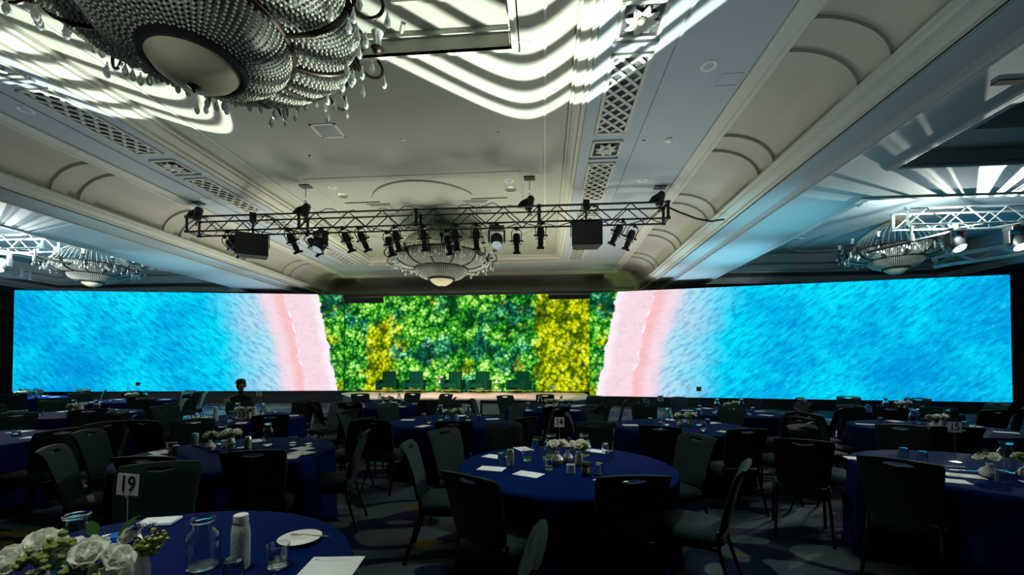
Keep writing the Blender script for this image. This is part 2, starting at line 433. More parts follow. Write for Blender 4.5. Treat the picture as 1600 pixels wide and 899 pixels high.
def forest_color(t, c, ymask=None):
    clump = t.voro(c, 0.8)
    mid = t.voro(c, 2.4); fine = t.voro(c, 7.0); leafn = t.noise(c, 20.0, 3, 0.75)
    b = t.m('SUBTRACT', 1.1, t.m('MULTIPLY', clump, 0.62))
    b = t.m('MULTIPLY', b, t.m('SUBTRACT', 1.05, t.m('MULTIPLY', mid, 0.9)))
    b = t.m('MULTIPLY', b, t.m('SUBTRACT', 1.25, t.m('MULTIPLY', fine, 1.15)))
    b = t.m('MULTIPLY', b, t.m('ADD', 0.35, t.m('MULTIPLY', leafn, 1.75)))
    holes = t.step(t.noise(t.map(c, loc=(2, 0, 5)), 0.8, 4, 0.6), 0.42, 0.34)
    green = t.ramp(b, [(0.0, S(2, 26, 14)), (0.2, S(14, 84, 30)), (0.38, S(56, 168, 40)), (0.56, S(138, 218, 60)), (0.8, S(220, 250, 150))])
    teal = t.ramp(b, [(0.0, S(2, 24, 24)), (0.25, S(16, 84, 60)), (0.45, S(44, 150, 96)), (0.65, S(104, 206, 130)), (0.9, S(200, 246, 200))])
    yel = t.ramp(b, [(0.0, S(18, 50, 2)), (0.22, S(86, 118, 0)), (0.42, S(184, 196, 0)), (0.62, S(226, 232, 20)), (0.9, S(252, 250, 120))])
    col = t.mix(t.step(t.noise(t.map(c, loc=(9, 0, 2)), 0.6, 2), 0.52, 0.62), green, teal)
    if ymask is None: ymask = t.m('MULTIPLY', t.step(t.noise(t.map(c, loc=(4, 0, 8)), 0.9, 2), 0.56, 0.62), 0.8)
    col = t.mix(ymask, col, yel)
    return t.mix(t.m('MULTIPLY', holes, 0.8), col, S(4, 26, 22))
def forest(t):
    c0 = t.new('ShaderNodeNewGeometry').outputs['Position']
    x, y, z = t.sep(c0)
    c = t.comb(x, 0.0, z)
    n = t.m('MULTIPLY', t.m('SUBTRACT', t.noise(c, 1.4, 3), 0.5), 1.1)
    xn = t.m('ADD', x, n); zn = t.m('ADD', z, n)
    ya = t.m('MULTIPLY', t.step(xn, -0.5, -0.2), 1.0)                                  # yellow crown beside the right wing
    yb = t.m('MULTIPLY', t.m('MULTIPLY', t.step(xn, -8.5, -8.2), t.step(xn, -6.9, -7.3)), t.step(t.m('SUBTRACT', zn, t.m('MULTIPLY', xn, 0.5)), 7.7, 7.4))
    yc = t.m('MULTIPLY', t.step(t.noise(t.map(c, loc=(4, 0, 8)), 0.9, 2), 0.60, 0.66), 0.6)
    ym = t.m('MAXIMUM', t.m('MAXIMUM', ya, yb), yc)
    col = forest_color(t, c, ym)
    tr = t.m('MULTIPLY', t.step(t.m('ABSOLUTE', t.m('SUBTRACT', t.noise(c, 1.1, 3), 0.53)), 0.010, 0.0), t.step(t.noise(t.map(c, loc=(5, 5, 5)), 1.0, 1), 0.62, 0.68))
    return t.mix(tr, col, S(214, 196, 220))
M['sea'] = emis('led wall sea and beach picture', sea, 1.0)
M['forest'] = emis('led wall rainforest picture', forest, 1.0)
M['lampglow'] = emis('lit lamp lens', lambda t: t.mix(t.noise(t.coord(), 30), (1, 1, 0.96, 1), (0.9, 1, 1, 1)), 6.0)
M['lampdim'] = emis('faintly lit lens', lambda t: t.mix(t.noise(t.coord(), 12), (0.5, 0.62, 0.66, 1), (0.16, 0.2, 0.22, 1)), 1.0)

def thin(name, c, tr=0.4):
    m = bpy.data.materials.new(name); m.use_nodes = True; t = NT(m.node_tree)
    for n in list(t.n): t.n.remove(n)
    out = t.new('ShaderNodeOutputMaterial'); d = t.new('ShaderNodeBsdfDiffuse'); s = t.new('ShaderNodeBsdfTranslucent'); mx = t.new('ShaderNodeMixShader')
    col = t.mix(t.noise(t.coord(), 60, 3), tuple(x*0.86 for x in c[:3])+(1,), c)
    t.put(d.inputs[0], col); t.put(s.inputs[0], col); mx.inputs[0].default_value = tr
    t.l.new(d.outputs[0], mx.inputs[1]); t.l.new(s.outputs[0], mx.inputs[2]); t.l.new(mx.outputs[0], out.inputs[0])
    return m
M['petal'] = thin('white petal', S(252, 253, 238), 0.42)
M['leaf'] = thin('dark green leaf', S(52, 88, 44), 0.3)

# ================================================================== THE ROOM
YB = -8.0
fl = struct('floor', MB().bbox(-27, 20, YB, 20.8, -0.1, 0), M['carpet'])
struct('wall_back', MB().bbox(-27, 20, 20.62, 20.8, 0, 6.8), M['wall'])
struct('wall_left', MB().bbox(-27, -26.8, YB, 20.62, 0, 6.8), M['wall'])
struct('wall_right', MB().bbox(19.8, 20, YB, 20.62, 0, 6.8), M['wall'])
struct('wall_rear', MB().bbox(-26.8, 19.8, YB, YB+0.15, 0, 6.8), M['wall'])
struct('baseboard_back', MB().bbox(-26.8, 19.8, 20.58, 20.62, 0, 0.16), M['black'])

def ring_prof(mb, x0, x1, y0, y1, prof, cap=True):
    rows = []
    for d, z in prof:
        rows.append([mb.b.verts.new(p) for p in ((x0+d, y0+d, z), (x1-d, y0+d, z), (x1-d, y1-d, z), (x0+d, y1-d, z))])
    for A, B in zip(rows, rows[1:]):
        for k in range(4): mb.b.faces.new((A[k], A[(k+1) % 4], B[(k+1) % 4], B[k]))
    if cap: mb.b.faces.new(rows[-1])
def holed(mb, x0, x1, y0, y1, z, holes):
    """flat plane with rectangular holes sharing one x span each, sorted by y"""
    y = y0
    for (a, b, c, d) in holes:
        mb.quad((x0, y, z), (x1, y, z), (x1, c, z), (x0, c, z))
        mb.quad((x0, c, z), (a, c, z), (a, d, z), (x0, d, z)); mb.quad((b, c, z), (x1, c, z), (x1, d, z), (b, d, z)); y = d
    mb.quad((x0, y, z), (x1, y, z), (x1, y1, z), (x0, y1, z))

# centre panel with its coffer
CXL, CXR, CYB = -7.5, 0.47, 17.2
mb = MB(); holed(mb, CXL, CXR, YB, CYB, 6.45, [(-6.5, -0.48, -2.0, 6.1)])
ceil = struct('ceiling', mb, M['panel'])
mb = MB(); ring_prof(mb, -6.5, -0.48, -2.0, 6.1, [(0, 6.45), (0, 6.40), (-0.06, 6.40), (-0.10, 6.45), (-0.12, 6.45)], False)
mb.build('coffer_moulding', M['trim'], ceil)
mb = MB(); ring_prof(mb, -6.5, -0.48, -2.0, 6.1, [(0, 6.40), (0, 6.66), (0.05, 6.66), (0.05, 6.74)], True)
mb.build('coffer_recess', M['panel'], ceil)
# shallow frame line round the far field
mb = MB(); ring_prof(mb, -6.2, -0.55, 10.0, 16.7, [(0, 6.45), (0.01, 6.435), (0.05, 6.435), (0.07, 6.45)], False)
mb.build('panel_moulding', M['panel'], ceil)
mb = MB()
for x in (-7.05, 0.02): mb.bbox(x-0.02, x+0.02, YB, 16.9, 6.43, 6.45)
mb.build('bead_moulding', M['trim'], ceil)
# plaster medallions: four lobes, an inner eight-lobed ring and corner blocks
def arc(cx, cy, r, a0, a1, z, n=14):
    return [(cx+r*math.cos(a0+(a1-a0)*k/n), cy+r*math.sin(a0+(a1-a0)*k/n), z) for k in range(n+1)]
def medallion(cx, cy, z, par):
    for k in range(4):
        a = k*PI/2+PI/2
        mb = MB(); mb.tube(arc(cx+1.75*math.cos(a), cy+1.65*math.sin(a), 1.55, a-1.15, a+1.15, z-0.012), 0.035, 6)
        mb.build('medallion_lobe', M['panel'], par, True)
        b = a+PI/4; bx, by = cx+2.05*math.cos(b), cy+2.0*math.sin(b)
        mb = MB(); mb.bbox(bx-0.3, bx+0.3, by-0.3, by+0.3, z-0.03, z)
        for q in range(6):
            c = q*PI/3; mb.ico((bx+0.12*math.cos(c), by+0.12*math.sin(c), z-0.04), 0.06, 1, (1, 1, 0.5))
        mb.bbox(bx-0.36, bx+0.36, by+0.36, by+0.40, z-0.03, z); mb.bbox(bx-0.36, bx+0.36, by-0.40, by-0.36, z-0.03, z)
        mb.build('medallion_block', M['panel'], par)
        sx = 1 if math.cos(b) > 0 else -1; sy = 1 if math.sin(b) > 0 else -1
        MB().bbox(bx-0.1*sx, bx+0.95*sx, by+0.5*sy, by+0.55*sy, z-0.035, z).build('medallion_bar', M['panel'], par)
    for k in range(8):
        a = k*PI/4+PI/8
        mb = MB(); mb.tube(arc(cx+1.15*math.cos(a), cy+1.15*math.sin(a), 0.55, a-1.25, a+1.25, z-0.01), 0.022, 6)
        mb.build('medallion_lobe', M['panel'], par, True)
medallion(-3.44, 13.5, 6.45, ceil)
medallion(-3.5, 3.6, 6.74, ceil)

CROWN = [(0, 6.45), (0, 6.37), (0.05, 6.35), (0.05, 6.30), (0.12, 6.24), (0.19, 6.21), (0.19, 6.16), (0.27, 6.14), (0.27, 6.10)]
U1 = [(CXL, YB), (CXL, CYB), (CXR, CYB), (CXR, YB)]
struct('trim_1', MB().sweep(U1, CROWN), M['trim'])
# dentil frieze at the far end of the panel
mb = MB()
for k in range(54): mb.bbox(-7.4+k*0.148, -7.31+k*0.148, 17.36, 17.42, 6.12, 6.19)
o = mb.build('dentil_row', M['trim'], bpy.data.objects['trim_1']); o['kind'] = 'stuff'
# lower soffit round the panel
XL, XR, YE = -9.82, 3.42, 19.3
mb = MB()
for (x0, x1) in ((CXR+0.27, 1.84), (1.88, XR-0.30), (CXL-0.27, -8.86), (-8.90, XL+0.30)):
    mb.quad((x0, YB, 6.10), (x1, YB, 6.10), (x1, 17.47, 6.10), (x0, 17.47, 6.10))
mb.quad((XL+0.30, 17.47, 6.10), (XR-0.30, 17.47, 6.10), (XR-0.30, YE-0.30, 6.10), (XL+0.30, YE-0.30, 6.10))
for x in (1.86, -8.88): mb.bbox(x-0.02, x+0.02, YB, 17.47, 6.075, 6.13)
sof = mb.build('soffit', M['soffit'], ceil)
MB().bbox(XL+0.3, XR-0.3, 18.1, 18.14, 6.07, 6.10).build('soffit_bead', M['soffit'], ceil)
U2 = [(XL, YB), (XL, YE), (XR, YE), (XR, YB)]
struct('trim_2', MB().sweep(U2, [(-0.30, 6.11), (-0.30, 6.055), (-0.25, 6.04), (-0.10, 6.03), (-0.08, 6.0), (0.0, 6.0), (0.0, 6.05)]), M['trim'])
COVE = [(0.95*math.sin(t*PI/2/12), 5.45+0.6*math.cos(t*PI/2/12)) for t in range(13)]
cove = MB().sweep(U2, COVE).build('cove', M['cove'], ceil, True)
def rib(side, y):
    mb = MB(); n = len(COVE); inner = []
    rows = []
    for dy, dep in ((0, 0.0), (0, 0.055), (0.30, 0.055), (0.30, 0.0)):
        row = []
        for i, (o, z) in enumerate(COVE):
            t = i/(n-1)*PI/2; oo = o-dep*math.sin(t); zz = z-dep*math.cos(t)
            if side == 'r': row.append(mb.b.verts.new((XR+oo, y+dy, zz)))
            elif side == 'l': row.append(mb.b.verts.new((XL-oo, y+dy, zz)))
            else: row.append(mb.b.verts.new((y+dy, YE+oo, zz)))
        rows.append(row)
    for A, B in zip(rows, rows[1:]):
        for j in range(n-1): mb.b.faces.new((A[j], A[j+1], B[j+1], B[j]))
    mb.build('cove_rib', M['cove'], cove, True)
for y in (2.75, 3.3, 5.4, 5.95, 8.05, 8.6, 10.7, 11.25, 13.35, 13.9, 16.0, 16.55): rib('r', y); rib('l', y)
for x in (-9.3, -8.7, -5.0, -4.4, -1.4, -0.8, 2.2, 2.8): rib('b', x)
LOW = [(0.95, 5.47), (0.88, 5.45), (0.88, 5.41), (0.96, 5.405), (0.97, 5.365), (1.07, 5.36), (1.17, 5.33), (1.18, 5.28), (1.26, 5.275), (1.26, 5.25)]
struct('trim_3', MB().sweep(U2, LOW), M['trim'])

# side bays: soffit, bevel line, coffers
def bay(sgn, x_in, x_step, x_cof, x_far, x_wall, name):
    f = lambda x: x
    mb = MB()
    xa = x_in+sgn*0.13; xb = x_step-sgn*0.02; xs2 = x_step+sgn*0.05
    for (u0, w0, u1, w1) in ((x_in, 5.25, xa, 5.33), (xa, 5.33, xb, 5.33), (xb, 5.33, xs2, 5.19)):
        mb.quad((u0, YB, w0), (u1, YB, w1), (u1, 20.6, w1), (u0, 20.6, w0))
    mb.tube([(xs2, YB, 5.19), (xs2, 20.6, 5.19)], 0.02, 8)
    a, b = sorted((x_cof, x_far)); a2, b2 = sorted((x_cof+sgn*0.5, x_far)); x0, x1 = sorted((xs2, x_wall))
    holed(mb, x0, x1, YB, 20.6, 5.19, [(a, b, -5.5, 7.8), (a2, b2, 9.3, 17.9)])
    s = struct(name, mb, M['bay'])
    for (a, b, y0, y1, top) in ((a, b, -5.5, 7.8, 6.0), (a2, b2, 9.3, 17.9, 6.15)):
        mb = MB(); ring_prof(mb, a, b, y0, y1, [(0, 5.17), (0, 5.22), (0.04, 5.24), (0.04, 5.42), (0.16, 5.44), (0.62, 5.46), (0.62, 5.54), (0.66, 5.56), (0.66, 5.78), (0.80, 5.82), (0.86, top)], True)
        mb.build('bay_coffer', M['bay'], s)
        mb = MB(); ring_prof(mb, a-0.14, b+0.14, y0-0.14, y1+0.14, [(0, 5.19), (0.02, 5.155), (0.10, 5.155), (0.14, 5.17)], False)
        mb.build('coffer_moulding', M['bay'], s)
    # curved relief lines on the far coffer ceiling
    mx, my = (a+b)/2, 13.4
    for k in range(6):
        q = k*PI/3
        mb = MB(); mb.tube(arc(mx+1.9*math.cos(q), my+1.9*math.sin(q), 1.7, q-1.3, q+1.3, 6.135), 0.03, 6)
        mb.build('medallion_lobe', M['bay'], s, True)
    return s
bay(1, XR+1.26, 5.28, 6.35, 16.0, 19.8, 'ceiling_right')
bay(-1, XL-1.26, -11.66, -13.3, -23.2, -26.8, 'ceiling_left')
# roof slab that closes the room above everything
struct('ceiling_slab', MB().bbox(-27, 20, YB, 20.8, 6.85, 6.95), M['dark'])
mb = MB()
for x, s in ((XR+1.26, 1), (XL-1.26, -1)): mb.bbox(x-0.01, x+0.01, YB, 20.6, 5.26, 6.85)
mb.build('ceiling_void_wall', M['dark'], bpy.data.objects['ceiling_slab'])

# ------------------------------------------------------------------ ceiling grilles and rosettes
GW, GL = 0.60, 2.02
def make_grille():
    t = thing('ceiling_grille', '', 'grille')
    mb = MB(); fw = 0.055
    for (x0, x1, y0, y1) in ((-GW/2, -GW/2+fw, -GL/2, GL/2), (GW/2-fw, GW/2, -GL/2, GL/2), (-GW/2, GW/2, -GL/2, -GL/2+fw), (-GW/2, GW/2, GL/2-fw, GL/2)):
        mb.bbox(x0, x1, y0, y1, -0.035, 0.03)
    mb.build('frame', M['trim'], t)
    MB().bbox(-GW/2+0.01, GW/2-0.01, -GL/2+0.01, GL/2-0.01, 0.0, 0.028).build('backing', M['dark'], t)
    hw, hl = GW/2-fw, GL/2-fw
    for s in (1, -1):
        lane = 0
        c = -hl-hw+0.16
        while c < hl+hw-0.05:
            # the line y = c + s*x clipped to the frame opening
            pts = []
            lo, hi = -hw, hw
            if s > 0: lo = max(lo, -hl-c); hi = min(hi, hl-c)
            else: lo = max(lo, c-hl); hi = min(hi, c+hl)
            if hi-lo > 0.05:
                mb = MB(); z = -0.022 if s > 0 else -0.010
                mb.beam((lo, c+s*lo, z), (hi, c+s*hi, z), 0.055, 0.012)
                mb.build('slat', M['trim'], t)
            c += 0.25
    return t
grille = Proto(make_grille)
def make_rosette():
    t = thing('ceiling_rosette', '', 'ornament')
    g = GW/2; fw = 0.05
    mb = MB()
    for (x0, x1, y0, y1) in ((-g, -g+fw, -g, g), (g-fw, g, -g, g), (-g, g, -g, -g+fw), (-g, g, g-fw, g)): mb.bbox(x0, x1, y0, y1, -0.035, 0.03)
    mb.build('frame', M['trim'], t)
    MB().bbox(-g+0.01, g-0.01, -g+0.01, g-0.01, 0.0, 0.028).build('backing', M['dark'], t)
    for k in range(8):
        a = k*PI/4+0.2; mb = MB()
        n = 5; rows = []
        for i in range(n):
            f = i/(n-1); r = 0.05+0.18*f; wd = 0.055*math.sin(PI*min(0.98, f*0.85+0.12)); z = -0.02-0.05*math.sin(f*PI*0.8)
            rows.append([(r, -wd, z+0.018), (r, 0, z), (r, wd, z+0.018)])
        R = Matrix.Rotation(a, 4, 'Z')
        V = [[mb.b.verts.new(R @ Vector(p)) for p in row] for row in rows]
        for A, B in zip(V, V[1:]):
            mb.b.faces.new((A[0], A[1], B[1], B[0])); mb.b.faces.new((A[1], A[2], B[2], B[1]))
        mb.build('petal', M['trim'], t, True)
    MB().ico((0, 0, -0.04), 0.055, 2, (1, 1, 0.7)).build('centre_boss', M['trim'], t, True)
    return t
rosette = Proto(make_rosette)
names = ['nearest', 'second', 'third', 'fourth', 'fifth', 'sixth']
for side, gx, extra in (('right', 1.27, 'row right of the centre panel'), ('left', -8.27, 'row left of the centre panel')):
    for i, y in enumerate((3.8, 6.93, 10.05, 13.17, 16.1)):
        grille('pale framed lattice ceiling grille, %s in the %s' % (names[i], extra), (gx, y, 6.10), 0, 'lattice grilles in the soffits')
    for i, y in enumerate((2.22, 5.35, 8.47, 11.6, 14.7)):
        rosette('square plaster flower panel, %s in the %s' % (names[i], extra), (gx, y, 6.10), 0, 'flower panels in the soffits')
    for i, y in enumerate((2.62, 5.72, 8.86, 11.97)):
        MB().bbox(gx-0.31, gx+0.31, y-0.03, y+0.03, 6.05, 6.10).build('soffit_bar', M['soffit'], ceil)

# ------------------------------------------------------------------ downlights and small ceiling fittings
def make_downlight():
    t = thing('downlight', '', 'ceiling light')
    MB().lathe([(0.075, 0.0), (0.10, -0.012), (0.115, -0.006), (0.118, 0.0)], 28).build('trim_ring', M['white'], t, True)
    MB().lathe([(0.076, 0.0), (0.062, 0.05), (0.05, 0.09), (0.0, 0.10)], 24).build('reflector', M['chrome'], t, True)
    mb = MB(); mb.tube([(-0.03, 0, 0.02), (0.03, 0, 0.02)], 0.018, 10).build('bulb', M['ochrebulb'], t, True)
    return t
downlight = Proto(make_downlight)
for lab, loc in [('round chrome recessed downlight inside the coffer beside the near chandelier', (-0.86, 5.2, 6.74)),
                 ('round recessed downlight on the right soffit beside the cove, nearest the camera', (2.47, 6.28, 6.10)),
                 ('round recessed downlight on the left soffit below the first lattice grille', (-9.07, 6.42, 6.10)),
                 ('recessed downlight in the centre panel left of the plaster medallion', (-5.69, 10.54, 6.45)),
                 ('recessed downlight in the centre panel right of the plaster medallion', (-0.91, 10.54, 6.45)),
                 ('recessed downlight on the right soffit beside the far end hoist', (2.36, 10.0, 6.10)),
                 ('recessed downlight on the left soffit beside the left end hoist', (-9.05, 10.2, 6.10))]:
    downlight(lab, (loc[0], loc[1], loc[2]-0.001))
def disc(name, lab, cat, loc, r=0.09, h=0.03, m='white'):
    o = MB().lathe([(0, -h), (r*0.6, -h), (r, -h*0.4), (r, 0.0)], 20).build(name, M[m], None, True); tag(o, lab, cat, None, loc); return o
disc('smoke_detector', 'small round smoke detector on the right soffit beyond the nearest downlight', 'smoke detector', (2.46, 8.25, 6.10), 0.075, 0.05)
disc('sprinkler', 'tiny chrome sprinkler cap left of the smoke detector on the right soffit', 'sprinkler', (1.98, 8.25, 6.10), 0.035, 0.03, 'chrome')
disc('sprinkler', 'tiny sprinkler cap on the centre panel near the square glass fitting', 'sprinkler', (-5.35, 8.9, 6.45), 0.035, 0.03, 'chrome')
disc('sprinkler', 'tiny sprinkler cap on the centre panel under the striped light', 'sprinkler', (-0.95, 8.35, 6.45), 0.035, 0.02, 'steel')
disc('sprinkler', 'dark sprinkler cap in mid panel right of the square fitting', 'sprinkler', (-3.0, 8.45, 6.45), 0.045, 0.02, 'steel')
for i, (lab, loc) in enumerate([('left of the medallion', (-5.68, 11.07, 6.45)), ('right of the medallion', (-0.9, 11.03, 6.45))]):
    o = MB().lathe([(0, -0.014), (0.14, -0.014), (0.16, -0.006), (0.16, 0)], 28).build('ceiling_speaker', M['steel'], None, True)
    tag(o, 'flat round ceiling speaker grille in the centre panel '+lab, 'speaker', None, loc)
t = thing('ceiling_hatch', 'square glass topped ceiling fitting alone in the middle of the centre panel', 'ceiling light', (-4.42, 8.0, 6.45))
mb = MB()
for (x0, x1, y0, y1) in ((-.27, -.22, -.24, .24), (.22, .27, -.24, .24), (-.27, .27, -.24, -.2), (-.27, .27, .2, .24)): mb.bbox(x0, x1, y0, y1, -0.015, 0)
mb.build('frame', M['white'], t); MB().bbox(-.22, .22, -.2, .2, -0.006, 0.0).build('pane', M['ochrebulb'], t)
for (x, y, z, lab) in ((-0.35, 5.9, 6.45, 'faint rectangular access panel beside the right corner of the near coffer'), (2.9, 6.6, 6.10, 'thin rectangular slot cover on the right soffit beside the cove edge')):
    mb = MB()
    for (x0, x1, y0, y1) in ((-.16, -.155, -.14, .14), (.155, .16, -.14, .14), (-.16, .16, -.14, -.135), (-.16, .16, .13, .14)): mb.bbox(x0, x1, y0, y1, -0.006, 0)
    o = mb.build('access_panel', M['soffit']); tag(o, lab, 'access panel', None, (x, y, z))
o = MB().bbox(-.2, .2, -.05, .05, -0.012, 0).build('air_slot', M['dark']); tag(o, 'small dark slot vent on the right bay soffit', 'vent', None, (5.9, 5.6, 5.19))

# ================================================================== LED walls and stage
def led(name, label, p0, p1, z0, h, m, mirror=False):
    """display from p0 (inner end) to p1"""
    d = Vector((p1[0]-p0[0], p1[1]-p0[1])); W = d.length; a = math.atan2(d.y, d.x)
    t = thing(name, label, 'screen', (p0[0], p0[1], z0), a)
    s = -1 if mirror else 1       # front face lies at local y = 0, body behind it
    mb = MB(); mb.quad((0, 0, 0), (W, 0, 0), (W, 0, h), (0, 0, h)); mb.build('display', m, t)
    mb = MB(); mb.bbox(0, W, s*0.012, s*0.12, 0, h); mb.build('cabinet', M['black'], t)
    mb = MB(); n = max(1, int(W/2))
    for k in range(n+1):
        x = 0.15+(W-0.3)*k/n
        mb.beam((x, s*0.16, -z0), (x, s*0.16, h*0.9), 0.05); mb.beam((x, s*1.0, -z0+0.03), (x, s*0.16, h*0.6), 0.04)
    mb.bbox(0, W, s*0.10, s*0.20, -z0+0.0, -z0+0.05)
    mb.build('support_frame', M['black'], t)
    mb = MB(); mb.bbox(0, W, s*0.06, s*0.10, -z0, -0.03); mb.build('skirt', M['skirt'], t)
    return t
led('led_wall', 'wide right LED wall wing showing pink beach running into turquoise sea', (1.92, 17.66), (16.0, 15.36), 0.41, 4.40, M['sea'])
led('led_wall', 'wide left LED wall wing showing turquoise sea running into pink beach', (-9.14, 18.07), (-22.86, 15.93), 0.57, 4.40, M['sea'], True)
led('led_wall', 'tall centre LED wall showing bright rainforest behind the stage', (-7.5, 18.6), (0.2, 18.6), 0.54, 4.42, M['forest'])
led('led_wall', 'low LED wall section of yellow green tree left of the centre screen', (-9.7, 18.66), (-7.5, 18.66), 0.54, 4.12, M['forest'])
led('led_wall', 'low LED wall section of yellow foliage right of the centre screen', (0.2, 18.66), (2.05, 18.66), 0.54, 4.18, M['forest'])

t = thing('stage', 'low pale pink topped stage with black skirt in front of the screens', 'stage', (0, 0, 0))
SP = [(-8.9, 17.9), (-8.8, 17.2), (-6.7, 14.25), (1.0, 14.25), (1.75, 15.3), (1.78, 17.45), (1.78, 18.5), (-8.9, 18.5)]
MB().prism(SP, 0.46, 0.50).build('deck', M['stage'], t)
MB().prism([(x*0.992-0.03, y+(0.04 if y < 18 else -0.02)) for x, y in SP], 0.0, 0.459).build('skirt', M['skirt'], t)
o = MB().bbox(-2.42, -2.24, 14.19, 14.24, 0.0, 0.46).build('fascia_post', M['stage'], t); o['label'] = 'bare pale post in the skirt gap'
t = thing('stage_steps', 'pale two tread steps at the right front of the stage', 'steps', (1.15, 13.75, 0), 0)
for k in range(2):
    MB().bbox(-0.75, 0.75, -0.1-0.3*k, 0.28-0.3*k, 0.31-0.16*k, 0.34-0.16*k).build('tread', M['stage'], t)
MB().bbox(-0.74, -0.70, -0.38, 0.26, 0, 0.14).bbox(0.70, 0.74, -0.38, 0.26, 0, 0.14).bbox(-0.74, 0.74, -0.06, 0.26, 0, 0.30).build('carcass', M['greypanel'], t)
for (x, lab) in ((-2.9, 'left'), (-1.75, 'right')):
    t = thing('foldback_monitor', 'grey foldback screen on the floor in front of the stage, %s of the pale post' % lab, 'monitor', (x, 13.7, 0))
    MB().box((0, 0, 0.2), (0.66, 0.05, 0.36), (math.radians(-20), 0, 0)).build('casing', M['greypanel'], t)
    MB().box((0, -0.03, 0.205), (0.60, 0.01, 0.31), (math.radians(-20), 0, 0)).build('panel_face', M['greypanel'], t)
    MB().beam((-0.2, 0.05, 0.2), (-0.2, 0.22, 0.0), 0.03).beam((0.2, 0.05, 0.2), (0.2, 0.22, 0.0), 0.03).build('stand', M['black'], t)

def make_armchair():
    t = thing('armchair', '', 'armchair')
    g = M['green_velvet']
    MB().bbox(-0.29, 0.29, -0.36, 0.30, 0.24, 0.44).build('seat', g, t, True, 0.03)
    mb = MB(); mb.box((0, 0.33, 0.62), (0.60, 0.14, 0.66), (math.radians(-10), 0, 0)); mb.build('backrest', g, t, True, 0.04)
    for s in (-1, 1):
        MB().bbox(s*0.30, s*0.45, -0.38, 0.36, 0.15, 0.58).build('armrest', g, t, True, 0.035)
        for y in (-0.33, 0.31): MB().tube([(s*0.40, y, 0.15), (s*0.42, y, 0.0)], [0.018, 0.012], 8).build('leg', M['gold'], t, True)
    MB().bbox(-0.42, 0.42, -0.35, 0.35, 0.13, 0.17).build('base_rail', M['gold'], t)
    return t
armchair = Proto(make_armchair)
for i, (x, rz) in enumerate([(-6.93, 0.18), (-5.72, 0.12), (-4.0, -0.10), (-2.82, -0.16), (-1.1, -0.5)]):
    armchair('green velvet armchair with brass legs on the stage, %s from the left' % ['first', 'second', 'third', 'fourth', 'fifth'][i], (x, 17.7+0.03*i, 0.5), rz, 'armchairs on the stage')

# ================================================================== trusses and fixtures
def truss(label, x0, y0, x1, y1, z, m, w=0.40, h=0.40, sect=3.05, zig=0.46, group=None):
    """box truss between two points, z = centre height; built in local x"""
    d = Vector((x1-x0, y1-y0)); L = d.length; a = math.atan2(d.y, d.x)
    t = thing('lighting_truss', label, 'truss', (x0, y0, z), a, group)
    r = 0.024
    ns = max(1, round(L/sect)); sl = L/ns
    chord = None
    for k in range(ns):
        for yy in (-w/2, w/2):
            for zz in (-h/2, h/2):
                if chord is None:
                    mb = MB(); mb.tube([(0, 0, 0), (sl, 0, 0)], r, 8); chord = mb.mesh('chord', True)
                o = place('chord', chord, m, t); o.location = (k*sl, yy, zz)
        nz = max(2, round(sl/zig)); dz = sl/nz
        dl = math.hypot(dz, h); key = None
        for i in range(nz):
            up = i % 2 == 0
            for yy in (-w/2, w/2):
                MB_ = BR.get((round(dz, 3), 'v', m.name))
                if MB_ is None:
                    mb = MB(); mb.tube([(0, 0, -h/2), (dz, 0, h/2)], 0.014, 6); MB_ = BR[(round(dz, 3), 'v', m.name)] = mb.mesh('brace', True)
                o = place('brace', MB_, m, t); o.location = (k*sl+(i if up else i+1)*dz, yy, 0)
                if not up: o.scale = (-1, 1, 1)
            for zz in (-h/2,):
                MB_ = BR.get((round(dz, 3), 'h', m.name))
                if MB_ is None:
                    mb = MB(); mb.tube([(0, -w/2, 0), (dz, w/2, 0)], 0.012, 6); MB_ = BR[(round(dz, 3), 'h', m.name)] = mb.mesh('brace', True)
                o = place('brace', MB_, m, t); o.location = (k*sl+(i if up else i+1)*dz, 0, zz)
                if not up: o.scale = (-1, 1, 1)
    for k in range(ns+1):
        mb = MB(); x = k*sl; e = 0.012 if k in (0, ns) else 0.02
        for yy in (-w/2, w/2): mb.box((x, yy, 0), (0.06+e, 0.012, h+0.05))
        for zz in (-h/2, h/2): mb.box((x, 0, zz), (0.06+e, w, 0.012))
        for yy in (-w/2, w/2):
            for zz in (-h/2, h/2): mb.box((x, yy, zz), (0.10, 0.062, 0.062))
        mb.build('connector_plate', m, t)
    return t
BR = {}
TY, TZ = 10.4, 5.44
truss('long black box truss of spotlights hanging across the middle of the hall', -9.55, TY, 3.02, TY, TZ, M['darkalu'])
truss('silver box truss hanging in the right bay, nearest of the two there', 8.75, 10.75, 15.0, 10.75, 5.24, M['alu'])
truss('silver box truss in the right bay running away towards the big screen', 12.6, 14.2, 14.9, 11.6, 5.02, M['alu'], 0.3, 0.3)
truss('silver box truss hanging in the left bay at the edge of the picture', -19.5, 10.75, -14.3, 10.75, 5.22, M['alu'])
truss('silver box truss in the far left bay slanting towards the left screen', -22.5, 12.0, -18.5, 13.2, 4.95, M['alu'], 0.3, 0.3)
MB().tube([(-9.5, TY-0.1, 5.67), (-7, TY-0.14, 5.66), (-4, TY-0.1, 5.68), (-1, TY-0.13, 5.66), (2.9, TY-0.1, 5.67)], 0.02, 6).build('cable_loom', M['blackmatt'], None, True)
tag(bpy.data.objects['cable_loom'], 'bundle of black cables lying along the top of the long truss', 'cable')
pts = [(3.0, TY, 5.62), (3.35, TY, 5.45), (3.75, TY, 5.28), (4.1, TY, 5.2), (4.42, TY, 5.24)]
o = MB().tube(pts, 0.022, 6).build('power_cable', M['blackmatt'], None, True); tag(o, 'black cable sagging from the right end of the long truss to the cove', 'cable')
random.seed(3)
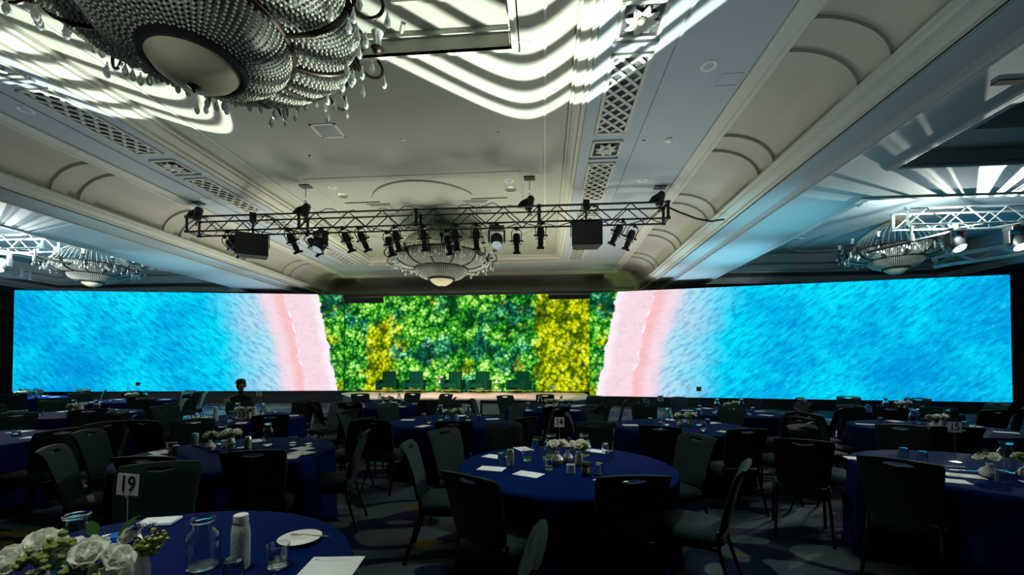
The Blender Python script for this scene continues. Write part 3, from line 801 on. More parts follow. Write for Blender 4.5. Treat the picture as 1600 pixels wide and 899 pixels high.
for i, x in enumerate((-5.7, -3.55, -2.0, -1.35)):
    p = [(x-0.3, TY, 5.66)]+[(x-0.3+0.6*k/8, TY+random.uniform(-.06, .06), 5.68+0.14*math.sin(PI*k/8)) for k in range(1, 8)]+[(x+0.3, TY, 5.66)]
    o = MB().tube(p, 0.010, 6).build('cable_loop', M['blackmatt'], None, True)
    tag(o, 'thin loop of cable standing up on the long truss, %s from the left' % names[i].replace('nearest', 'first'), 'cable', 'cable loops on the truss')

def make_hoist():
    t = thing('chain_hoist', '', 'hoist')
    b = M['black']
    mb = MB(); mb.lathe([(0.0, 0.20), (0.07, 0.19), (0.10, 0.14), (0.10, -0.12), (0.07, -0.17), (0, -0.18)], 16, Matrix.Rotation(0.25, 4, 'Y'))
    mb.build('motor_body', b, t, True)
    MB().lathe([(0.0, 0.12), (0.08, 0.10), (0.085, -0.06), (0.03, -0.2), (0.0, -0.2)], 12, Matrix.Translation((-0.13, 0.02, 0.02)) @ Matrix.Rotation(1.0, 4, 'Y')).build('chain_bag', M['blackmatt'], t, True)
    MB().tube([(0, 0, 0.18), (0.03, 0, 0.23), (0.0, 0, 0.28), (-0.03, 0, 0.24)], 0.014, 6).build('hook', M['steel'], t, True)
    MB().tube([(0.0, 0.0, -0.17), (0.06, 0.0, -0.3), (-0.05, 0, -0.32), (0, 0, -0.17)], 0.018, 6).build('sling', b, t, True)
    return t
hoist = Proto(make_hoist)
for lab, x, zc in (('left end', -9.42, 6.10), ('left middle', -6.35, 6.45), ('right middle', -0.37, 6.45), ('right end', 2.89, 6.10)):
    hoist('black chain hoist standing on the long truss at its '+lab, (x, TY, 5.78), random.uniform(-.5, .5), 'chain hoists on the long truss')
    t = thing('hoist_chain', 'steel chain from the ceiling to the hoist at the %s of the long truss' % lab, 'chain', (x, TY, zc-0.0), 0, 'hoist chains')
    mb = MB(); L = zc-6.14
    for k in range(max(2, int(L/0.045))):
        a = PI/2*(k % 2); c = Vector((0, 0, -L+0.03+k*0.045)); mb.tube([c+Vector((0.02*math.cos(q)*math.cos(a), 0.02*math.cos(q)*math.sin(a), 0.03*math.sin(q))) for q in [j*PI/4 for j in range(8)]], 0.006, 4, True)
    o = mb.build('chain', M['steel'], t); o['kind'] = 'stuff'
    MB().bbox(-0.14, 0.14, -0.10, 0.10, -0.03, 0.0).build('ceiling_plate', M['black'], t)

# profile spotlight: local -z is the beam; origin at the clamp
def make_profile():
    t = thing('profile_spotlight', '', 'stage light')
    b = M['blackmatt']
    Z = lambda z: -0.08+z
    MB().lathe([(0, Z(0.0)), (0.05, Z(0.0)), (0.072, Z(-0.03)), (0.080, Z(-0.06)), (0.088, Z(-0.14)), (0.082, Z(-0.2)), (0.058, Z(-0.22)),
                (0.060, Z(-0.30)), (0.066, Z(-0.31)), (0.066, Z(-0.335)), (0.056, Z(-0.34)), (0.056, Z(-0.40)), (0.0, Z(-0.40))], 18).build('body', b, t, True)
    mb = MB(); mb.bbox(-0.082, 0.082, -0.082, 0.082, Z(-0.455), Z(-0.405)); mb.lathe([(0.05, Z(-0.40)), (0.075, Z(-0.41))], 12); mb.build('gel_frame', b, t)
    MB().lathe([(0.0, Z(-0.452)), (0.03, Z(-0.458)), (0.062, Z(-0.456))], 18).build('lens', M['lampdim'], t, True)
    MB().tube([(-0.105, 0, Z(-0.17)), (-0.115, 0, Z(0.02)), (-0.06, 0, Z(0.09)), (0.06, 0, Z(0.09)), (0.115, 0, Z(0.02)), (0.105, 0, Z(-0.17))], 0.011, 6).build('yoke', b, t, True)
    for s in (-1, 1): MB().tube([(s*0.08, 0, Z(-0.17)), (s*0.15, 0, Z(-0.17))], [0.012, 0.024], 8).build('locking_knob', b, t, True)
    for k in range(4):
        a = k*PI/2+0.5; MB().box((0.10*math.cos(a), 0.10*math.sin(a), Z(-0.235)), (0.07, 0.012, 0.02), (0, 0, a)).build('shutter_handle', M['steel'], t)
    MB().box((0, 0, 0.02), (0.05, 0.07, 0.09)).tube([(0.03, 0, 0.0), (0.07, 0, -0.02)], 0.008, 6).build('clamp', b, t)
    return t
profile = Proto(make_profile)
ords = ['first', 'second', 'third', 'fourth', 'fifth', 'sixth', 'seventh', 'eighth', 'ninth', 'tenth', 'eleventh', 'twelfth', 'thirteenth', 'fourteenth', 'fifteenth']
PL = [(-8.80, 0.62, 0.3), (-8.38, 0.52, 0.5), (-6.72, 0.36, 0.1), (-6.42, 0.50, 0.0), (-5.22, 0.32, 0.0), (-4.80, 0.36, 0.1), (-4.20, 0.20, 0.0), (-3.84, 0.16, 0.2), (-3.09, 0.05, 0.1),
      (-2.58, 0.14, 0.0), (-2.27, 0.10, 0.2), (-1.72, 0.0, 0.1), (-0.72, 0.0, 0.0), (-0.08, 0.0, 0.1), (1.93, -0.42, 0.2), (2.30, -0.34, 0.1)]
ords.append('sixteenth')
for i, (x, tilt, yw) in enumerate(PL):
    o = profile('black profile spotlight under the long truss, %s counting from the left' % ords[i], (x, TY-0.2 if i % 3 else TY+0.2, TZ-0.25), 0, 'profile spotlights on the long truss')
    o.rotation_euler = (0.30, -tilt, yw*0.6); o.scale = (1.15, 1.15, 1.15)
def make_mover():
    t = thing('moving_head_light', '', 'stage light')
    b = M['black']
    MB().bbox(-0.19, 0.19, -0.12, 0.12, -0.10, 0.0).build('base', b, t, False, 0.015)
    for s in (-1, 1): MB().bbox(s*0.17, s*0.22, -0.08, 0.08, -0.42, -0.10).build('yoke_arm', b, t, False, 0.015)
    R = Matrix.Translation((0, 0, -0.34)) @ Matrix.Rotation(-0.55, 4, 'X')
    MB().lathe([(0, 0.16), (0.10, 0.15), (0.15, 0.08), (0.16, -0.04), (0.14, -0.16), (0.13, -0.20)], 20, R).build('head', b, t, True)
    MB().lathe([(0.13, -0.195), (0.10, -0.23), (0.0, -0.25)], 20, R).build('lens', M['lampdim'], t, True)
    MB().box((0, 0, 0.04), (0.12, 0.08, 0.09)).build('clamp', b, t)
    return t
mover = Proto(make_mover)
def litlens(o):
    for c in o.children:
        if c.name.startswith('lens'):
            c.data = c.data.copy(); c.data.materials.clear(); c.data.materials.append(M['lampglow'])
m1 = mover('black moving head light with a bright lens under the left half of the long truss', (-5.86, TY-0.1, TZ-0.26), -0.5)
m2 = mover('black moving head light with a milky lens under the right half of the long truss', (-1.2, TY-0.1, TZ-0.26), 0.1)
m3 = mover('glaring moving head light under the right bay truss', (9.98, 10.75, 4.98), 0.2)
m4 = mover('dark moving head light under the right bay truss at the picture edge', (11.35, 10.75, 4.98), 0.0)
m5 = mover('glaring moving head light under the left bay truss at the picture edge', (-15.9, 10.75, 4.98), 0.4)
litlens(m3); litlens(m5); litlens(m4)
lamp('right_bay_lamp', 'POINT', (9.85, 10.62, 5.00), 800, (0.92, 1.0, 0.98), shadow_soft_size=0.04)
lamp('left_bay_lamp', 'POINT', (-15.5, 10.62, 5.00), 1100, (0.92, 0.99, 1.0), shadow_soft_size=0.04)
def make_speaker():
    t = thing('truss_speaker', '', 'speaker')
    b = M['blackmatt']
    mb = MB(); mb.prism([(-0.29, -0.20), (0.29, -0.20), (0.24, 0.22), (-0.24, 0.22)], -0.62, -0.04); mb.build('cabinet', b, t, False, 0.012)
    MB().bbox(-0.27, 0.27, -0.212, -0.20, -0.60, -0.06).build('grille', M['black'], t)
    MB().bbox(-0.30, -0.285, -0.03, 0.03, -0.35, 0.0).bbox(0.285, 0.30, -0.03, 0.03, -0.35, 0.0).bbox(-0.30, 0.30, -0.03, 0.03, -0.012, 0.0).build('bracket', M['black'], t)
    MB().tube([(0, 0, 0), (0, 0, 0.30)], 0.02, 8).box((0, 0, 0.42), (0.12, 0.16, 0.26)).build('clamp', M['black'], t)
    return t
speaker = Proto(make_speaker)
o = speaker('big black box speaker under the left part of the long truss', (-7.75, TY-0.1, TZ-0.27), 0.55); o.scale = (1.3, 1.1, 1.0)
speaker('black square fronted speaker under the right part of the long truss', (1.05, TY-0.1, TZ-0.22), 0.02)
# small projector arms in the side bays
for (x, z, lab, s) in ((8.95, 4.86, 'right', 1), (-14.7, 4.86, 'left', -1)):
    t = thing('lamp_bar', 'thin dark boom arm hanging below the truss in the %s bay' % lab, 'boom arm', (x, 10.7, z))
    MB().tube([(0, 0, 0.2), (0, 0, -0.25)], 0.025, 8).build('drop_tube', M['steel'], t, True)
    MB().tube([(-1.0, 0, -0.42*1), (0.9, 0, 0.02)] if s > 0 else [(-0.6, 0, 0.1), (1.1, 0, -0.28)], 0.035, 8).build('arm', M['blackmatt'], t, True)
    MB().lathe([(0, 0.08), (0.05, 0.08), (0.06, -0.08), (0, -0.08)], 10, Matrix.Translation((0, 0, -0.1))).build('joint', M['steel'], t, True)

# ================================================================== chandeliers (origin: centre of the bowl rim)
def make_chandelier():
    t = thing('chandelier', '', 'chandelier')
    br = M['bronze']
    # opal bowl, pointed finial
    MB().lathe([(0.0, -0.245), (0.10, -0.23), (0.22, -0.185), (0.33, -0.105), (0.395, -0.02), (0.40, 0.0)], 48).build('glass_bowl', M['opal'], t, True)
    MB().lathe([(0.385, -0.03), (0.41, -0.052), (0.438, -0.05), (0.455, -0.015), (0.458, 0.03), (0.44, 0.045), (0.40, 0.04)], 48).build('bowl_rim', M['blackmatt'], t, True)
    mb = MB(); mb.lathe([(0, -0.30), (0.012, -0.285), (0.02, -0.26), (0.05, -0.245), (0.065, -0.235), (0, -0.225)], 12); mb.build('finial', br, t, True)
    def lower(f): return (0.44+0.42*math.sin(f*PI/2)**0.9, 0.02+0.30*(1-math.cos(f*PI/2))*0.9+0.05*f)
    def upper(f): return (0.86+0.62*math.sin(f*PI/2)**0.85, 0.34+0.36*(1-math.cos(f*PI/2)))
    NR = 12
    def lobe(a): return 1+0.045*abs(math.sin(a*NR/2))
    # liners
    mb = MB(); mb.lathe([(lower(i/8)[0]-0.03, lower(i/8)[1]+0.02) for i in range(9)], 72); mb.build('lower_liner', M['beadback'], t, True)
    mb = MB(); mb.lathe([(upper(i/8)[0]-0.04, upper(i/8)[1]+0.02) for i in range(9)], 72, None, lambda a, r, z: lobe(a)); mb.build('upper_liner', M['beadback'], t, True)
    # strings of beads
    oct_ = [(0, 0, 1), (0, 0, -1), (1, 0, 0), (-1, 0, 0), (0, 1, 0), (0, -1, 0)]
    of = [(0, 2, 4), (0, 4, 3), (0, 3, 5), (0, 5, 2), (1, 4, 2), (1, 3, 4), (1, 5, 3), (1, 2, 5)]
    def beads(fn, ns, nb, rad, lob):
        V = []; Fc = []
        for s in range(ns):
            a = 2*PI*s/ns
            for i in range(nb):
                r, z = fn((i+0.5+(0.25 if s % 2 else 0))/(nb+0.5)); r *= lob(a)
                b0 = len(V); q = rad*(0.75+0.5*r/1.4)
                tw = (s*7+i*3) % 5*0.3
                for (x, y, zz) in oct_:
                    X, Y = x*math.cos(tw)-y*math.sin(tw), x*math.sin(tw)+y*math.cos(tw)
                    V.append((r*math.cos(a)+X*q, r*math.sin(a)+Y*q, z+zz*q*1.15))
                Fc += [(p+b0, k+b0, l+b0) for p, k, l in of]
        me = bpy.data.meshes.new('bead_strings'); me.from_pydata(V, [], Fc); me.update(); return me
    o = place('lower_bead_basket', beads(lower, 84, 15, 0.0165, lambda a: 1), M['bead'], t); o['kind'] = 'stuff'
    o = place('upper_bead_basket', beads(upper, 156, 19, 0.018, lobe), M['bead'], t); o['kind'] = 'stuff'
    MB().tube([(0.875*math.cos(k*PI/36), 0.875*math.sin(k*PI/36), 0.335) for k in range(72)], 0.034, 8, True).build('middle_ring', br, t, True)
    R2 = 1.50
    MB().tube([(R2*math.cos(k*PI/48), R2*math.sin(k*PI/48), 0.71+0.012*(k % 2)) for k in range(96)], 0.034, 8, True).build('upper_ring', br, t, True)
    # ribs over the upper basket, scroll arms outside it, cups, drops
    rib_m = MB().tube([(upper(i/8)[0]*1.012+0.012, 0, upper(i/8)[1]-0.012) for i in range(9)], [0.028, 0.024, 0.03, 0.024, 0.03, 0.024, 0.03, 0.024, 0.038], 8).mesh('rib', True)
    sc = []
    for k in range(15):
        a = -0.9+k*0.36; r = 0.19*(1-k*0.030)
        sc.append((1.74-r*math.cos(a)*1.0, 0, 0.66-r*math.sin(a)+0.03))
    scroll_m = MB().tube([(1.46, 0, 0.66), (1.53, 0, 0.56)]+sc, [0.022]*8+[0.018]*9, 6).mesh('scroll_arm', True)
    cup_m = MB().lathe([(0, 0.0), (0.03, 0.005), (0.07, 0.03), (0.085, 0.055), (0.075, 0.055), (0.03, 0.02), (0, 0.02)], 14).mesh('candle_cup', True)
    shade_m = MB().lathe([(0.03, 0.05), (0.05, 0.10), (0.048, 0.20), (0.075, 0.26)], 14).mesh('glass_shade', True)
    drop_m = MB().lathe([(0, 0.0), (0.010, -0.02), (0.008, -0.04), (0.016, -0.06), (0.036, -0.12), (0.027, -0.16), (0, -0.185)], 6).mesh('crystal_drop', False)
    leaf_m = MB().ico((0, 0, 0), 0.045, 1, (1, 0.7, 0.5)).mesh('bronze_leaf', True)
    for k in range(NR):
        a = 2*PI*k/NR
        o = place('rib', rib_m, br, t); o.rotation_euler = (0, 0, a)
        o = place('scroll_arm', scroll_m, br, t); o.rotation_euler = (0, 0, a)
        o = place('candle_cup', cup_m, br, t); o.location = (1.80*math.cos(a), 1.80*math.sin(a), 0.87)
        o = place('glass_shade', shade_m, M['crystal'], t); o.location = (1.80*math.cos(a), 1.80*math.sin(a), 0.87)
        for rr, zz, da, sc_ in ((1.56, 0.60, 0.0, 1.5), (1.54, 0.69, 0.22, 1.2), (1.38, 0.56, 0.0, 1.1), (1.54, 0.70, -0.24, 1.0)):
            o = place('bronze_leaf', leaf_m, br, t); o.location = (rr*math.cos(a+da), rr*math.sin(a+da), zz); o.rotation_euler = (0, 0.5, a+da); o.scale = (sc_, sc_, sc_)
        for j, (rr, zz, da) in enumerate(((1.52, 0.55, 0.0), (1.66, 0.50, 0.07), (1.55, 0.64, 0.13), (1.90, 0.66, 0.02), (1.42, 0.52, -0.13), (1.55, 0.66, -0.2), (1.60, 0.58, -0.06), (1.48, 0.60, 0.2), (1.70, 0.62, -0.12))):
            o = place('crystal_drop', drop_m, M['crystal'], t); o.location = (rr*math.cos(a+da), rr*math.sin(a+da), zz)
    # upper strands and stem to the ceiling rose
    mb = MB()
    for k in range(48):
        a = 2*PI*k/48
        mb.tube([((1.45-1.15*f)*math.cos(a), (1.45-1.15*f)*math.sin(a), 0.74+1.05*f**0.55) for f in (0, .25, .5, .75, 1)], 0.009, 4)
    o = mb.build('bead_canopy', M['bead'], t); o['kind'] = 'stuff'
    MB().lathe([(0.0, -0.2), (0.035, -0.1), (0.03, 0.4), (0.07, 0.5), (0.03, 0.6), (0.03, 1.4), (0.08, 1.5), (0.03, 1.6), (0.03, 1.78)], 14).build('stem', br, t, True)
    MB().lathe([(0.0, 1.70), (0.20, 1.74), (0.30, 1.80), (0.33, 1.845)], 32).build('ceiling_rose', M['gilt'], t, True)
    return t
chandelier = Proto(make_chandelier)
chandelier('huge beaded crystal chandelier close overhead with dark rimmed glass bowl', (-3.5, 3.8, 4.62), 0.13)
c = chandelier('beaded crystal chandelier beyond the long truss above the stage approach', (-3.44, 13.5, 4.58), 0.0)
chandelier('dim blue lit chandelier hanging in the right bay over the right screen', (10.84, 13.5, 4.66), 0.1).scale = (0.76, 0.76, 0.80)
chandelier('dim blue lit chandelier hanging in the left bay over the left screen', (-16.4, 13.6, 4.72), 0.2).scale = (0.76, 0.76, 0.78)

# ================================================================== tables
R_T = 0.88
def mouldcloth():
    mb = MB(); seg = 96
    def folds(a, amp): return 1+amp*(0.5*math.sin(a*13+0.4*math.sin(a*3))+0.5*math.sin(a*21+1.3))
    rows = [(0.0, 0.752, 0), (0.3, 0.752, 0), (0.6, 0.752, 0), (R_T-0.03, 0.752, 0), (R_T, 0.745, 0), (R_T+0.008, 0.72, 0.0015), (R_T+0.012, 0.6, 0.010), (R_T+0.018, 0.35, 0.022), (R_T+0.025, 0.12, 0.030), (R_T+0.04, 0.012, 0.036)]
    rings = []
    for r, z, am in rows:
        if r == 0: rings.append([mb.b.verts.new((0, 0, z))]); continue
        rings.append([mb.b.verts.new((r*folds(2*PI*k/seg, am)*math.cos(2*PI*k/seg), r*folds(2*PI*k/seg, am)*math.sin(2*PI*k/seg), z)) for k in range(seg)])
    for A, B in zip(rings, rings[1:]):
        for k in range(seg):
            j = (k+1) % seg
            if len(A) == 1: mb.b.faces.new((A[0], B[k], B[j]))
            else: mb.b.faces.new((A[k], B[k], B[j], A[j]))
    return mb.mesh('tablecloth', 2)
CLOTH = mouldcloth(); CLOTHS = []
def make_table():
    t = thing('banquet_table', '', 'table')
    MB().lathe([(0, 0.725), (R_T-0.02, 0.725), (R_T-0.012, 0.735), (R_T-0.02, 0.748), (0, 0.748)], 48).build('tabletop', M['greypanel'], t, True)
    for k in range(4):
        a = k*PI/2+PI/4; MB().tube([(0.27*math.cos(a), 0.27*math.sin(a), 0.0), (0.27*math.cos(a), 0.27*math.sin(a), 0.725)], 0.016, 8).build('leg', M['steel'], t)
    return t
table = Proto(make_table)
TB = {  # name: (x, y, phrase used in labels)
 'n19': (-1.62, 1.34, 'the nearest table'), 'n14': (0.17, 3.45, 'the centre table'), 'n13': (-2.97, 3.74, 'the big left table'), 'n15': (3.50, 3.50, 'the big right table'),
 'e': (5.25, 6.05, 'the second right table'), 'f': (-1.46, 6.26, 'the left middle table'), 'g': (1.90, 5.95, 'the right middle table'),
 'h': (3.40, 7.95, 'the far beach table'), 'i': (-4.85, 6.30, 'the table of the person'), 'k': (-8.35, 6.75, 'the table left of the person'),
 'l': (-6.55, 4.05, 'the left edge table'), 'm': (-10.5, 9.7, 'the far left corner table'), 'n': (-14.6, 10.4, 'the leftmost far table'),
 'p': (-3.54, 8.95, 'the table nearest the stage'), 'q': (0.07, 8.47, 'the table before the steps'), 'r': (6.76, 8.45, 'the far right table')}
for k, (x, y, ph) in TB.items():
    table('round banquet table hidden under its navy cloth, '+ph, (x, y, 0), 0, 'round banquet tables')
    o = place('tablecloth', CLOTH, M['cloth']); tag(o, 'navy blue cloth hanging to the floor over '+ph, 'tablecloth', 'navy tablecloths', (x, y, 0), (x*3+y) % 6.28); CLOTHS.append(o)

# ================================================================== chairs
def back_mesh():
    mb = MB()
    xs = [-1, -0.86, -0.6, -0.36, -0.20, 0, 0.20, 0.36, 0.6, 0.86, 1]
    zs = [0, 0.12, 0.35, 0.6, 0.8, 0.87, 0.905, 0.94, 0.975, 1.0]
    def P(i, j, side):
        u = xs[i]; v = zs[j]
        hw = 0.195+0.035*v
        if v > 0.9: hw -= 0.012*((v-0.9)/0.1)**2
        if v < 0.12: hw -= 0.015
        z = 0.49+0.43*v
        if 3 <= i <= 7:                                   # shape of the grip slot
            if j == 6: z -= 0.012*(1-abs(u)/0.36)
            if j == 7: z += 0.004*(1-abs(u)/0.36)
            if j == 7 and i in (3, 7): z -= 0.008
        z += 0.012*(1-u*u)*(v**6)
        y = -0.205-0.085*v-0.035*v*v*v + 0.02*(1-u*u)*-1*(0.6)
        y += -0.018*max(0, (v-0.9)/0.1)                   # top rolls back
        th = 0.042*(0.55+0.45*math.sqrt(max(0, 1-abs(u)**4)))*(1 if v < 0.97 else 0.75)
        return Vector((u*hw, y+(th/2 if side == 0 else -th/2), z))
    V = [[[mb.b.verts.new(P(i, j, s)) for j in range(len(zs))] for i in range(len(xs))] for s in (0, 1)]
    hole = {(i, 6) for i in (3, 4, 5, 6)}
    nx, nz = len(xs)-1, len(zs)-1
    for i in range(nx):
        for j in range(nz):
            if (i, j) in hole: continue
            for s in (0, 1): mb.b.faces.new((V[s][i][j], V[s][i+1][j], V[s][i+1][j+1], V[s][i][j+1]))
    def side(a, b): mb.b.faces.new((V[0][a[0]][a[1]], V[0][b[0]][b[1]], V[1][b[0]][b[1]], V[1][a[0]][a[1]]))
    for i in range(nx): side((i, 0), (i+1, 0)); side((i, nz), (i+1, nz))
    for j in range(nz): side((0, j), (0, j+1)); side((nx, j), (nx, j+1))
    for i in (3, 4, 5, 6): side((i, 6), (i+1, 6)); side((i, 7), (i+1, 7))
    side((3, 6), (3, 7)); side((7, 6), (7, 7))
    return mb.mesh('backrest', True)
def make_chair():
    t = thing('banquet_chair', '', 'chair')
    mb = MB(); rows = []
    n = 24
    def out(k, sx, sy):
        a = 2*PI*k/n; c, s = math.cos(a), math.sin(a); e = 0.42
        return (sx*math.copysign(abs(c)**e, c), sy*math.copysign(abs(s)**e, s))
    for (f, z) in ((0.90, 0.395), (0.985, 0.405), (1.0, 0.43), (0.985, 0.46), (0.9, 0.482), (0.5, 0.492)):
        rows.append([mb.b.verts.new((x, y+(0.012 if z > 0.47 else 0), z-(0.015 if y > 0.15 and z > 0.42 else 0))) for x, y in (out(k, 0.225*f, 0.225*f) for k in range(n))])
    for A, B in zip(rows, rows[1:]):
        for k in range(n): mb.b.faces.new((A[k], A[(k+1) % n], B[(k+1) % n], B[k]))
    mb.b.faces.new(rows[0][::-1]); mb.b.faces.new(rows[-1])
    mb.build('seat', M['chair'], t, 2)
    place('backrest', back_mesh(), M['chair'], t)
    lg = M['leglike']
    for s in (-1, 1):
        MB().tube([(s*0.195, 0.10, 0.385), (s*0.20, 0.185, 0.375), (s*0.205, 0.215, 0.33), (s*0.215, 0.225, 0.0)], 0.0125, 8).build('leg', lg, t, True)
        MB().tube([(s*0.19, -0.19, 0.50), (s*0.195, -0.195, 0.385), (s*0.205, -0.25, 0.2), (s*0.215, -0.315, 0.0)], 0.0125, 8).build('leg', lg, t, True)
    mb = MB()
    mb.tube([(-0.195, 0.12, 0.38), (-0.195, -0.195, 0.385), (0.195, -0.195, 0.385), (0.195, 0.12, 0.38)], 0.011, 6)
    mb.build('seat_frame', lg, t, True)
    return t
chair = Proto(make_chair)
CHF = []
CH = []      # (x, y) seat centres placed so far
def put_chair(x, y, face, label, group='banquet chairs'):
    CH.append((x, y)); CHF.append((x, y, math.atan2(face[1], face[0]))); chair(label, (x, y, 0), math.atan2(face[1], face[0])-PI/2, group)
def by_back(bx, by, face, label):
    f = Vector(face).normalized(); x, y = bx+f.x*0.30, by+f.y*0.30
    if by > 4.2:                                      # keep the seat clear of the cloth
        for (tx, ty, _) in TB.values():
            d = math.hypot(x-tx, y-ty)
            if d < R_T+0.27: k = (R_T+0.27)/max(d, 0.01); x, y = tx+(x-tx)*k, ty+(y-ty)*k
    put_chair(x, y, f, label)
# near chairs, from the position of the top of each back
for (bx, by, f, lab) in [
    (-2.52, 2.51, (0.60, -1.15), 'banquet chair behind the 19 card, front of its back towards us'),
    (-2.86, 2.76, (-0.12, 1.0), 'banquet chair with its back to us just behind the one at the 19 card'),
    (-2.24, 3.02, (-0.35, 0.9), 'banquet chair with its back to us at the front of the big left table'),
    (-1.83, 4.0, (-1.0, -0.22), 'banquet chair seen from its side at the right end of the big left table'),
    (-3.92, 3.02, (0.9, 0.62), 'dark banquet chair on the left, its back edge leaning left of the big left table'),
    (-4.62, 3.85, (0.9, 0.35), 'greenish lit banquet chair left of the big left table holding a folded paper'),
    (-5.55, 4.30, (-0.9, 0.1), 'banquet chair at the right of the left edge table, its back broad'),
    (-5.72, 4.92, (-0.8, -0.7), 'banquet chair just behind the broad backed chair at the left edge table'),
    (-4.33, 4.75, (0.6, -1.0), 'banquet chair behind the big left table seen over the tall drinks can'),
    (-1.12, 3.40, (1.0, 0.12), 'banquet chair edge-on at the left of the centre table, thin bright back edge'),
    (-1.02, 4.18, (0.95, -0.55), 'banquet chair at the left back of the centre table, beside the edge-on one'),
    (-0.44, 2.44, (0.55, 0.9), 'large banquet chair turned away from us at the left front of the centre table'),
    (0.52, 2.50, (-0.12, 0.9), 'large banquet chair with its back to us at the right front of the centre table'),
    (1.30, 2.86, (-1.0, 0.55), 'banquet chair seen from its side at the right front of the centre table'),
    (1.42, 4.0, (-1.0, -0.45), 'banquet chair at the right back of the centre table, front of its back lit'),
    (-0.06, 1.52, (-1.0, 0.06), 'banquet chair cut by the bottom edge, bright top of its back'),
    (0.05, 1.06, (-1.0, 0.1), 'banquet chair of which only the white top tip shows at the bottom edge'),
    (2.47, 3.08, (0.70, 0.62), 'large banquet chair, back to us, at the left front of the big right table'),
    (2.30, 3.86, (0.45, 0.92), 'single banquet chair in the aisle left of the big right table, back to us'),
    (-0.45, 4.72, (0.45, -1.0), 'banquet chair behind the centre table, left of the number card'),
    (0.50, 4.62, (-0.15, -1.0), 'banquet chair behind the centre table, right of the number card'),
    (1.31, 4.72, (0.45, 1.0), 'banquet chair before the right middle table with its back to us, left one'),
    (2.10, 4.68, (-0.1, 1.0), 'banquet chair before the right middle table with its back to us, right one'),
    (-2.01, 5.10, (0.3, 1.0), 'banquet chair before the left middle table, left one'),
    (-1.13, 5.02, (-0.2, 1.0), 'banquet chair before the left middle table, right one'),
    (-2.32, 5.08, (-1.0, 0.3), 'banquet chair turned to the left in the aisle beyond the big left table'),
    (-3.00, 6.15, (-1.0, 0.1), 'pale edged banquet chair at the right of the table of the person'),
    (-3.74, 5.35, (-0.6, 0.9), 'banquet chair with its back to us before the table of the person, right one'),
    (3.35, 5.62, (1.0, 0.25), 'banquet chair leaning towards the second right table from the left'),
    (3.00, 5.1, (-0.8, 0.75), 'banquet chair facing the right middle table beside the cyan lit floor'),
    (4.05, 6.75, (1.0, -0.4), 'banquet chair at the left back of the second right table'),
    (4.55, 4.95, (0.3, 1.0), 'banquet chair before the second right table with its back to us'),
    (5.95, 4.88, (-0.35, 1.0), 'banquet chair before the second right table, right one'),
    (4.62, 3.9, (-1.0, -0.3), 'banquet chair at the right of the big right table near the picture edge'),
    (3.9, 4.72, (-0.4, -1.0), 'banquet chair behind the big right table, below the card'),
    (2.95, 4.68, (0.45, -1.0), 'banquet chair behind the big right table, left of the card'),
    (4.42, 8.05, (-1.0, 0.0), 'pale backed banquet chair at the right of the far beach table')]:
    by_back(bx, by, f, lab)
random.seed(11)
dirs = ['right', 'right back', 'back', 'left back', 'left', 'left front', 'front', 'right front']
for k, (tx, ty, ph) in TB.items():
    if k in ('n19', 'n14', 'n15', 'n13'): continue
    for d in range(8):
        a = d*PI/4+random.uniform(-0.12, 0.12)+(0.2 if k in 'fhk' else 0)
        rr = R_T+0.31+random.uniform(0.0, 0.16)
        x, y = tx+rr*math.cos(a), ty+rr*math.sin(a)
        if any((x-cx)**2+(y-cy)**2 < 0.52**2 for cx, cy in CH): continue
        if any(kk != k and (x-ox)**2+(y-oy)**2 < (R_T+0.28)**2 for kk, (ox, oy, _) in TB.items()): continue
        if y < 3.7: continue
        if k == 'n15' and d in (6, 7, 0): continue
        if k == 'n14' and d in (6,): continue
        tw = random.uniform(-0.25, 0.25)
        put_chair(x, y, (-math.cos(a+tw), -math.sin(a+tw)), 'banquet chair on the %s side of %s' % (dirs[d], ph))
# the skirts hang behind the seats that are pushed under the tables
for o in CLOTHS:
    tx, ty = o.location.x, o.location.y; rz = o.rotation_euler.z
    near = [c for c in CHF if math.hypot(c[0]-tx, c[1]-ty) < R_T+0.40]
    if not near: continue
    me = CLOTH.copy(); o.data = me; cr, sr = math.cos(rz), math.sin(rz)
    for v in me.vertices:
        if v.co.z > 0.62: continue
        wx = tx+v.co.x*cr-v.co.y*sr; wy = ty+v.co.x*sr+v.co.y*cr; k = 1.0
        while k > 0.45:
            px, py = tx+(wx-tx)*k, ty+(wy-ty)*k
            if not any(abs((px-cx)*math.cos(a)+(py-cy)*math.sin(a)) < 0.265 and abs(-(px-cx)*math.sin(a)+(py-cy)*math.cos(a)) < 0.255 for cx, cy, a in near): break
            k -= 0.02
        v.co.x *= k; v.co.y *= k
t = thing('note_slip', 'folded beige slip lying on the chair seat left of the big left table', 'paper', (-4.28, 3.92, 0.4975), 0.4)
MB().bbox(-0.05, 0.05, -0.07, 0.07, 0.0, 0.006).build('sheet', M['paper'], t)
MB().bbox(-0.05, 0.05, -0.07, 0.0, 0.006, 0.010).build('folded_flap', M['paper'], t)

